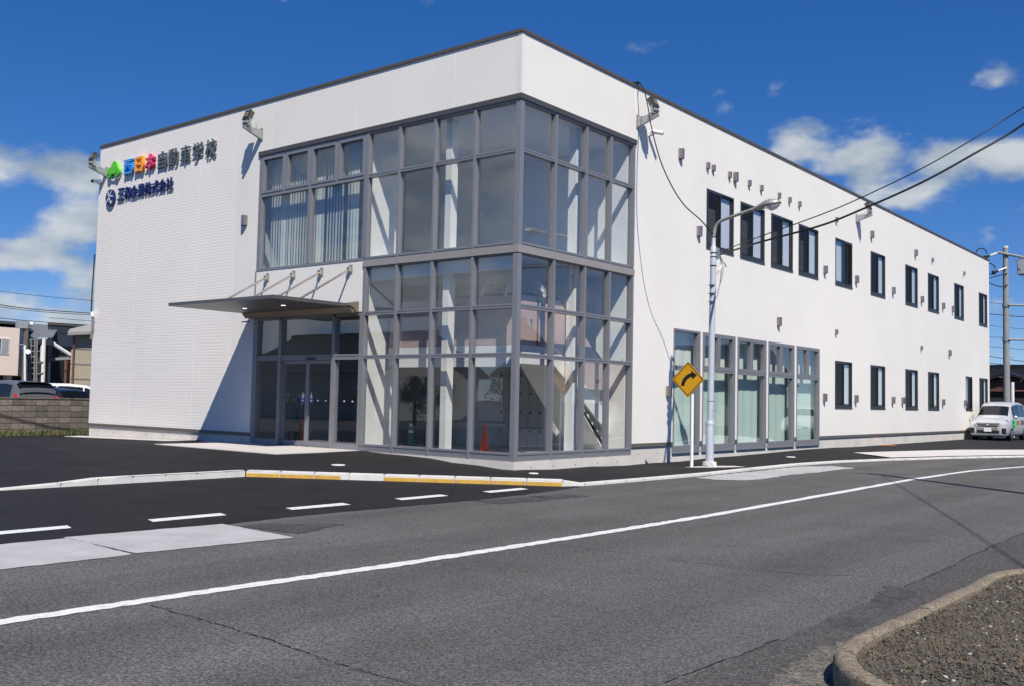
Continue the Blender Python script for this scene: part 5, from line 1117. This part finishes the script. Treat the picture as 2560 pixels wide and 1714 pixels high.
SUV = [(-2.3, .34, .6, .64, .72, .7, .6), (-2.2, .28, .8, .86, .84, .8, .66), (-1.7, .26, .95, 1.02, .88, .86, .72), (-1.0, .26, 1.0, 1.1, .89, .87, .72), (-.2, .26, 1.03, 1.55, .89, .87, .66), (.3, .26, 1.04, 1.63, .89, .87, .67), (1.2, .26, 1.08, 1.62, .89, .87, .66), (1.9, .28, 1.12, 1.52, .88, .86, .62), (2.2, .32, 1.12, 1.24, .86, .83, .62), (2.3, .4, 1.0, 1.06, .8, .78, .6)]
def suv_detail(t, patch, full, surf):
    patch(1.85, 2.24, 3.3, 4.6, 'tail_light', 'tail_red'); q = MB(); q.box(-.5, .5, 2.24, 2.30, .98, 1.04); q.build('light_bar', 'tail_red', t, local=True)
    for sg in (-1, 1): q = MB(); q.tube([(sg * .6, -.1, 1.64), (sg * .6, 1.5, 1.66)], .025, 6); q.build('roof_rail', 'car_trim', t, local=True)
    patch(-.75, 1.6, 4.07, 4.12, 'window_trim', 'chrome', offs=.01)
l, r_ = behind(203, 36.9, (-.96, -.2), 2.3)
loft_car('sport_utility_car', l, r_, 'dark navy sport utility car behind the left block wall', 'car_navy', SUV, [(-1.4, .89, .35), (1.35, .89, .35)], [(-.75, -.1, .45), (-.02, .75), (.83, 1.6)], (-.95, -.25), (1.92, 2.18), 2.3, suv_detail)
l, r_ = behind(185, 47, (.43, .9), 0)
loft_car('minivan', l, r_, 'white minivan roof showing behind the dark navy car', 'car_white', VAN, VW, [(-.95, -.42, .25), (-.36, .72), (.8, 1.75)], (-1.42, -.86), (2.05, 2.26), 2.36, van_front, None, 'van')
l, r_ = behind(-45, 47, (.43, .9), 0)
loft_car('minivan', l, r_, 'white van roof at the far left edge under the pink building', 'car_white', VAN, VW, [(-.95, -.42, .25), (-.36, .72), (.8, 1.75)], (-1.42, -.86), (2.05, 2.26), 2.36, van_front, None, 'van')
CARS = [(-2.2, .3, .5, .55, .7, .68, .55), (-2.1, .22, .72, .78, .8, .77, .62), (-1.6, .2, .86, .93, .84, .81, .66), (-.95, .2, .92, 1.0, .85, .82, .66), (-.15, .2, .94, 1.36, .85, .82, .58), (.3, .2, .95, 1.45, .85, .82, .58), (1.0, .2, .96, 1.43, .85, .82, .57), (1.7, .2, .98, 1.2, .84, .8, .58), (2.1, .24, .95, 1.02, .82, .78, .6), (2.2, .3, .8, .86, .76, .72, .56)]
def car_front(t, patch, full, surf):
    q = MB(); q.box(-.5, .5, -2.22, -2.16, .34, .52); q.build('grille', 'car_trim', t, local=True, bevel=.01); patch(-2.12, -1.75, 3.5, 4.3, 'headlight', 'headlamp')
    q = MB(); q.box(-.165, .165, -2.235, -2.222, .40, .5); q.build('number_plate', 'plate_white', t, local=True)
loft_car('hatchback_car', (6.2, 31.2, .0), R(-12), 'white hatchback mirrored in the shop window glass', 'car_white', CARS, [(-1.35, .85, .3), (1.25, .85, .3)], [(-.7, .1, .4), (.2, 1.2)], (-.9, -.2), (1.05, 1.65), 2.2, car_front)

# ================================================================= LEFT BACKGROUND
XW = -20.0
bw = thing('block_wall', (XW, 0, 0), 'weathered grey concrete block wall at the left edge', 'wall')
MB().box(XW - .11, XW - .01, -6.0, 9.6, -.1, 1.185).build('core', 'mortar', bw)
bme = MB().box(-.0, .045, -.1915, .1915, -.0915, .0915).mesh('block', 'block', bevel=.006)
pm('block_dark', (.115, .10, .085), .95, var=.35, vs=4, bump=.4, bs=50, stain=.6, ss=2, scol=(.05, .045, .04)); pm('block_pale', (.20, .175, .145), .95, var=.3, vs=4, bump=.4, bs=50, stain=.5, ss=3, scol=(.10, .09, .08))
bme2 = MB().box(-.0, .05, -.1915, .1915, -.0915, .0915).mesh('block', 'block_dark', bevel=.006); bme3 = MB().box(-.0, .042, -.1915, .1915, -.0915, .0915).mesh('block', 'block_pale', bevel=.006)
for r in range(6):
    for c in range(40):
        y = -5.8 + c * .393
        if y > 9.3: continue
        o = linkobj('block', random.choice((bme, bme, bme, bme2, bme2, bme3)), bw, (-.03, y, .095 + r * .195)); o.location.x += random.uniform(-.006, .006)
for c in range(39):
    y = -5.8 + c * .4
    if c % 1 == 0 and y < 9.4: MB().box(XW - .14, XW + .03, y - .197, y + .197, 1.186, 1.24).build('cap_block', 'block', bw, bevel=.01)
gr = blades('grass', 5200, lambda r: (XW + abs(r.gauss(0, .28)) + .02, r.uniform(-6, 9)), 'green_grass', .04, .22, lambda x, y: 0, None, 9, 1.0, .008); tag(gr, 'strip of grass growing along the foot of the block wall', 'grass')
gr2 = blades('dry_weeds', 2600, lambda r: (XW + abs(r.gauss(0, .35)) + .02, r.uniform(-6, 9)), 'dry_grass', .04, .2, lambda x, y: 0, None, 10, 1.2, .008); tag(gr2, 'dry weeds along the foot of the block wall', 'weeds')
def sbox(m, x0, x1, y0, y1, z0, z1):
    k = .56 * (x1 - x0) if x1 - x0 > 1 else 0
    return m.add([(x1, y0, z0), (x1, y1, z0), (x1, y1, z1), (x1, y0, z1), (x0, y0 + k, z0), (x0, y1 + k, z0), (x0, y1 + k, z1), (x0, y0 + k, z1)], [(0, 1, 2, 3), (7, 6, 5, 4), (0, 4, 5, 1), (3, 2, 6, 7), (0, 3, 7, 4), (1, 5, 6, 2)])
def xb(m, X, px0, px1, py0, py1, dpt):     # box whose face toward +x covers these photo columns and rows
    a, b = atx(px0, (py0 + py1) / 2, X).y, atx(px1, (py0 + py1) / 2, X).y; z1 = atx((px0 + px1) / 2, py0, X).z; z0 = atx((px0 + px1) / 2, py1, X).z
    return sbox(m, X - dpt, X, min(a, b), max(a, b), z0, z1)
def atxz(px, py, X): return atx(px, py, X)
gA = lambda px, X: atx(px, 900, X).y
# pink building
X = -42; pk = thing('stucco_house', (X, gA(10, X), 0), 'pink stucco building with overhanging upper floor at far left', 'building')
xb(MB(), X, -220, 47, 811, 933, 9).build('upper_floor', 'pink_stucco', pk); z1 = atx(20, 811, X).z; sbox(MB(), X - 9.1, X + .12, gA(-222, X), gA(48.5, X), z1 + .003, z1 + .16).build('roof_edge', 'header_grey', pk)
zb_ = atx(20, 933, X).z; sbox(MB(), X - 8.8, X - 2, gA(-200, X), gA(44, X), 0, zb_ - .002).build('ground_floor', 'dark_panel', pk); MB().box(X - .7, X - .2, gA(25, X), gA(36, X), 0, zb_ - .002).build('pillar', 'pink_stucco', pk)
w_ = xb(MB(), X + .04, -14, 23, 845, 884, .05).build('window', 'pipe_white', pk); xb(MB(), X + .055, -12, 1.5, 847, 882, .01).build('pane', 'car_glass', w_); xb(MB(), X + .055, 3.5, 21.5, 847, 882, .01).build('pane', 'roof_grey', w_)
# dark clad workshop
X = -47; dk = thing('dark_workshop', (X, gA(80, X), 0), 'dark clad workshop with corrugated grey roof behind the pink building', 'building')
xb(MB(), X, 30, 116, 846, 1000, 12).build('wall', 'dark_panel', dk)
q = MB(); yA, yB = gA(30, X), gA(117, X); zE = atx(80, 845, X).z; zR = atx(80, 829, X - 9).z + .5; n = 60
vs = []
for i in range(n + 1):
    y = yA + (yB - yA) * i / n; b_ = .09 * (1 if (i // 2) % 2 else 0); vs += [(X + .55, y, zE + b_), (X - 9, y + 5.2, zR + b_)]
q.add(vs, [(2 * i, 2 * i + 1, 2 * i + 3, 2 * i + 2) for i in range(n)]); q.build('roof', 'roof_grey', dk, recalc=False)
MB().box(X + .05, X + .5, yA, yB, zE - .35, zE - .05).build('eaves', 'dark_panel', dk)
for p0, p1, y0, y1 in ((68, 76, 864, 895), (79, 85, 864, 893), (68, 74, 930, 950)): xb(MB(), X + .03, p0, p1, y0, y1, .04).build('window', 'house_grey', dk)
dp = MB().tube([tuple(atx(108, 847, X + .4)), tuple(atx(104, 1000, X + .4))], .16, 10).build('downpipe', 'pipe_white', dk, smooth=True)
# caged ladder in front of it
X = -45.6; ld = thing('cage_ladder', (X, gA(88, X), 0), 'galvanised ladder frame on the dark workshop wall', 'ladder')
for px in (86, 91.5): MB().tube([tuple(atx(px + 1.5, 841, X)), tuple(atx(px - 2, 1000, X))], .05, 6).build('rail', 'galvanised', ld)
for px in (73.5, 77): MB().tube([tuple(atx(px + 1, 848, X)), tuple(atx(px - 1, 1000, X))], .03, 6).build('cage_bar', 'galvanised', ld)
for i in range(10): MB().tube([tuple(atx(74, 849 + i * 14, X)), tuple(atx(92 if i % 2 else 101, 849 + i * 14, X))], .035, 6).build('rung', 'galvanised', ld)
# navy building
X = -52; nv = thing('navy_hall', (X, gA(170, X), 0), 'tall navy panelled hall behind the beige shed', 'building')
q = MB(); a_, b_ = gA(115.5, X), gA(260, X); za, zb2 = atx(115.5, 811, X).z, atx(260, 821, X).z
q.add([(X, a_, 0), (X, b_, 0), (X, b_, zb2), (X, a_, za), (X - 12, a_ + 6.8, 0), (X - 12, b_ + 6.8, 0), (X - 12, b_ + 6.8, zb2), (X - 12, a_ + 6.8, za)], [(0, 1, 2, 3), (7, 6, 5, 4), (0, 4, 5, 1), (3, 2, 6, 7), (0, 3, 7, 4), (1, 5, 6, 2)]); q.build('wall', 'navy_panel', nv)
sbox(MB(), X - 12, X + .06, a_ - .05, b_, za - .02, za + .12).build('roof_edge', 'coping', nv)
for i in range(6): z = 1.5 + i * .95; MB().box(X, X + .02, a_ + .05, b_, z, z + .03).build('panel_joint', 'dark_panel', nv)
xb(MB(), X + .05, 132, 178, 864, 884, .04).build('window', 'car_glass', nv); xb(MB(), X + .05, 122, 180, 905, 1000, .04).build('doorway', 'sign_black', nv)
# lean-to shelter
X = -48; sh = thing('lean_to_shelter', (X, gA(150, X), 0), 'lean-to shelter with white sloping brace beside the beige shed', 'shelter')
p0, p1, p2, p3 = atx(120, 894, X), atx(180, 890, X), atx(180, 897, X), atx(120, 900, X); q = MB(); q.add([tuple(p) for p in (p0, p1, p2, p3)] + [(p.x - 3, p.y + 1.6, p.z) for p in (p0, p1, p2, p3)], [(0, 1, 2, 3), (7, 6, 5, 4), (0, 4, 5, 1), (3, 2, 6, 7), (0, 3, 7, 4), (1, 5, 6, 2)]); q.build('roof', 'roof_grey', sh)
MB().tube([tuple(atx(123, 853, X)), tuple(atx(176, 886, X))], .13, 8).build('brace', 'pipe_white', sh); MB().tube([tuple(atx(121.5, 903, X)), tuple(atx(119, 1000, X))], .1, 8).build('post', 'pipe_white', sh); MB().tube([tuple(atx(164.5, 897, X)), tuple(atx(161, 1000, X))], .09, 8).build('post', 'rust_brown', sh)
# beige sheet-metal shed
X = -40; bs_ = thing('beige_shed', (X, gA(200, X), 0), 'beige corrugated metal shed showing just left of the white building', 'building')
q = MB(); a_, b_ = gA(177, X), gA(262, X); zt_ = atx(177, 838, X).z; zt2 = atx(262, 832, X).z; n = 96; vs = []
for i in range(n + 1):
    y = a_ + (b_ - a_) * i / n; xx = X + (.03 if (i // 2) % 2 else 0); vs += [(xx, y, 0), (xx, y, zt_ + (zt2 - zt_) * i / n)]
q.add(vs, [(2 * i, 2 * i + 2, 2 * i + 3, 2 * i + 1) for i in range(n)]); q.build('wall', 'beige_sheet', bs_, recalc=False)
sbox(MB(), X - 8, X - .01, a_, b_, 0, min(zt_, zt2) - .05).build('core', 'beige_sheet', bs_)
for py in (870, 908, 945): z = atx(200, py, X).z; MB().box(X + .03, X + .045, a_, b_, z - .03, z + .03).build('lap_seam', 'house_grey', bs_)
q = MB(); q.add([(X + .5, a_ - .5, zt_ - .05), (X + .5, b_, zt2 - .05), (X + .5, b_, zt2 + .12), (X + .5, a_ - .5, zt_ + .12), (X - 5, a_ + 2.4, zt_ + .45), (X - 5, b_ + 2.8, zt2 + .9), (X - 5, b_ + 2.8, zt2 + 1.1), (X - 5, a_ + 2.4, zt_ + .65)], [(0, 1, 2, 3), (7, 6, 5, 4), (0, 4, 5, 1), (3, 2, 6, 7), (0, 3, 7, 4), (1, 5, 6, 2)]); q.build('roof', 'house_grey', bs_)
MB().tube([(X + .15, a_ + .05, 0), (X + .15, a_ + .05, zt_ - .1)], .05, 8).build('downpipe', 'rust_brown', bs_)
# old wooden pole with mirror disc
X = -40.5; wp_b = atx(58, 1000, X); wp_t = atx(67, 806, X); wp = thing('old_pole', (X, wp_b.y, 0), 'old grey utility pole with white round disc in front of the dark workshop', 'utility pole')
MB().tube([(X, wp_b.y, -.1), tuple(wp_t)], [.17, .12], 12).build('shaft', 'wood_pole', wp, smooth=True); MB().tube([tuple(atx(62, 862, X + .2)), tuple(atx(62, 1000, X + .2))], .06, 8).build('cable_guard', 'pipe_white', wp)
MB().tube([tuple(atx(48, 813, X)), tuple(atx(81, 815, X))], .05, 6).build('crossarm', 'wood_pole', wp); p = atx(56, 812, X); MB().box(p.x - .15, p.x + .15, p.y - .3, p.y + .25, p.z - .2, p.z + .2).build('fitting', 'transformer', wp)
for py, a_, b_ in ((861, 46, 62), (869, 55, 62)): MB().tube([tuple(atx(a_, py, X)), tuple(atx(b_, py, X))], .05, 6).build('bracket', 'galvanised', wp)
for px in (50, 77, 80): MB().lathe([(.05, 0), (.07, .08), (.03, .18)], tuple(atx(px, 814, X)), 8).build('insulator', 'insulator', wp)
p = atx(69.5, 878, X + .3); q = MB(); d = Vector((.9, -.35, .1)).normalized(); q.tube([tuple(p), tuple(p + d * .06)], .13, 18); q.build('disc', 'letter_white', wp)

# ================================================================= HOUSE BEHIND THE VAN
def tiled_roof(parent, x0, x1, ye, yr, ze, zr, axis='x', name='roof'):
    """one slope from eave (ye, ze) to ridge (yr, zr) with rolled tiles"""
    q = MB(); nw = max(8, int(abs(x1 - x0) / .3)); nc = max(4, int(math.hypot(yr - ye, zr - ze) / .32)); vs = []
    cols = nw * 4
    for j in range(nc + 1):
        for e in ((0,) if j == 0 else (0, 1)) if j < nc else (0,):
            t = j / nc
            for i in range(cols + 1):
                u = x0 + (x1 - x0) * i / cols; h = .035 * math.sin(i * math.pi / 2) + (.045 if e == 1 or j == 0 else 0)
                y = ye + (yr - ye) * t; z = ze + (zr - ze) * t + h; vs.append((u, y, z) if axis == 'x' else (y, u, z))
    rows = len(vs) // (cols + 1)
    q.add(vs, [(r * (cols + 1) + i, r * (cols + 1) + i + 1, (r + 1) * (cols + 1) + i + 1, (r + 1) * (cols + 1) + i) for r in range(rows - 1) for i in range(cols)])
    return q.build(name, 'tile_black', parent, recalc=False)
def house(name, x0, x1, y0, y1, ze, zr, label, wall, gable_mat, group=None):
    t = thing(name, ((x0 + x1) / 2, (y0 + y1) / 2, 0), label, 'house', group); ym = (y0 + y1) / 2
    MB().box(x0, x1, y0, y1, 0, ze).build('wall', wall, t)
    for xx in (x0, x1 - .1): q = MB(); q.prism([(y0, ze + .002), (y1, ze + .002), (ym, zr - .15)], xx, xx + .1, 0); q.build('gable', gable_mat, t)
    tiled_roof(t, x0 - .6, x1 + .6, y0 - .7, ym, ze - .15, zr); tiled_roof(t, x0 - .6, x1 + .6, y1 + .7, ym, ze - .15, zr)
    MB().box(x0 - .65, x1 + .65, ym - .16, ym + .16, zr - .05, zr + .25).build('ridge', 'tile_black', t, bevel=.05)
    for yy in (y0, y1): MB().box(x0 - .6, x1 + .6, yy - (.75 if yy == y0 else -.55), yy - (.55 if yy == y0 else -.75), ze - .3, ze - .12).build('eaves_board', 'timber_dark', t)
    nwin = max(2, int((x1 - x0) / 2.6))
    for k in range(nwin):
        xc = x0 + (x1 - x0) * (k + .5) / nwin
        for yy, s in ((y0, -1), (y1, 1)):
            w_ = MB().box(xc - .7, xc + .7, yy - .06 if s < 0 else yy, yy if s < 0 else yy + .06, .9, 2.1).build('window', 'galvanised', t)
            for g in (-.34, .34): MB().box(xc + g - .3, xc + g + .3, yy - .075 if s < 0 else yy + .061, yy - .061 if s < 0 else yy + .075, .98, 2.02).build('pane', 'car_glass', w_)
    return t
hy = 66.0; zr = aty(2520, 918, hy + 4).z; ze = aty(2520, 955, hy).z
hx0, hx1 = aty(2440, 950, hy).x, aty(2640, 950, hy).x
rh = house('tiled_house', hx0, hx1 + 6, hy, hy + 8, ze - .2, zr, 'dark tiled-roof house behind the utility pole at the right', 'timber_dark', 'house_brown')
# front gable of the same house
gx = aty(2528, 950, hy).x; gz0 = aty(2528, 973, hy - 1).z; gz1 = aty(2528, 940, hy - 1).z
q = MB(); q.prism([(gx - 3.4, gz0), (gx + 3.4, gz0), (gx, gz1)], hy - 1.05, hy - .9, 1); q.build('front_gable', 'house_brown', rh)
for s in (-1, 1):
    q = MB(); q.add([(gx, hy - 1.5, gz1 + .35), (gx + s * 4.4, hy - 1.5, gz0 - .25), (gx + s * 4.4, hy + 3, gz0 - .25), (gx, hy + 3, gz1 + .35), (gx, hy - 1.5, gz1 + .15), (gx + s * 4.4, hy - 1.5, gz0 - .45), (gx + s * 4.4, hy + 3, gz0 - .45), (gx, hy + 3, gz1 + .15)], [(0, 1, 2, 3), (7, 6, 5, 4), (0, 4, 5, 1), (1, 5, 6, 2), (0, 3, 7, 4)]); q.build('gable_roof', 'tile_black', rh)
MB().box(gx - 4, gx + 4, hy - 1.2, hy - 1.05, gz0 - .12, gz0 - .0).build('gable_beam', 'rust_brown', rh); MB().box(gx - 4, gx + 4, hy - .95, hy - .02, 0, gz0 - .12).build('porch', 'timber_dark', rh)

# ================================================================= THINGS ACROSS THE STREET (seen mirrored in the glass)
house('tiled_house', -47, -33, -37, -27, 3.2, 5.8, 'grey-walled tiled house across the forecourt, mirrored in the entrance transom', 'house_grey', 'house_grey', 'houses across the street')
house('tiled_house', -29, -17, -44, -35, 3.3, 6.0, 'brown tiled house across the street, mirrored in the corner glass', 'house_brown', 'house_brown', 'houses across the street')
house('tiled_house', 21, 30, 22, 31, 3.3, 5.8, 'brown tiled house beyond the right edge, mirrored in the right corner panes', 'house_brown', 'house_grey', 'houses across the street')
house('tiled_house', 17, 27, 45, 54, 3.2, 5.6, 'grey tiled house beyond the right edge, mirrored in the shop windows', 'house_grey', 'house_grey', 'houses across the street')
def tree(loc, h, r, label, seed, mat):
    rnd = random.Random(seed); t = thing('garden_tree', loc, label, 'tree', 'trees across the street')
    q = MB(); q.tube([(0, 0, 0), (.05, .03, h * .3), (0, 0, h * .55)], [.16, .11, .05], 8)
    for k in range(7):
        a = rnd.uniform(0, 6.28); z = h * rnd.uniform(.25, .55); q.tube([(0, 0, z), (math.cos(a) * r * .7, math.sin(a) * r * .7, z + h * .25)], [.05, .015], 5)
    q.build('trunk', 'bark', t, local=True); V = []; F = []
    cl_ = [(rnd.gauss(0, r * .42), rnd.gauss(0, r * .42), h * .62 + rnd.gauss(0, h * .15), rnd.uniform(.35, .7) * r * .6) for _ in range(26)]
    for _ in range(3600):
        c = rnd.choice(cl_); v = Vector((rnd.gauss(0, 1), rnd.gauss(0, 1), rnd.gauss(0, 1))).normalized() * c[3] * rnd.uniform(.6, 1.05); p = Vector(c[:3]) + v
        if p.z < h * .15: continue
        u = Vector((rnd.gauss(0, 1), rnd.gauss(0, 1), rnd.gauss(0, 1))).normalized(); w_ = u.orthogonal().normalized(); s = rnd.uniform(.05, .11); b0 = len(V); V += [p - u * s, p + w_ * s * .5, p + u * s, p - w_ * s * .5]; F.append((b0, b0 + 1, b0 + 2, b0 + 3))
    me = bpy.data.meshes.new('crown'); me.from_pydata(V, [], F); me.materials.append(MATS[mat]); me.update(); linkobj('crown', me, t)
for i, (x, y, h, r) in enumerate(((-22, -27, 3.4, 1.6), (-18.5, -25, 2.8, 1.5), (-15, -27.5, 3.2, 1.6), (-11.5, -25.5, 2.6, 1.4), (-27, -24.5, 3.0, 1.5), (19, 17, 3.0, 1.5))):
    tree((x, y, -.05), h, r, ('leafy garden tree across the forecourt, first of the mirrored row', 'leafy garden tree across the forecourt, second of the mirrored row', 'leafy garden tree across the forecourt, third of the mirrored row', 'leafy garden tree across the forecourt, fourth of the mirrored row', 'leafy garden tree in front of the mirrored grey house', 'leafy garden tree beyond the right edge beside the brown house')[i], 20 + i, 'leaf_mid' if i % 2 else 'leaf_dark')
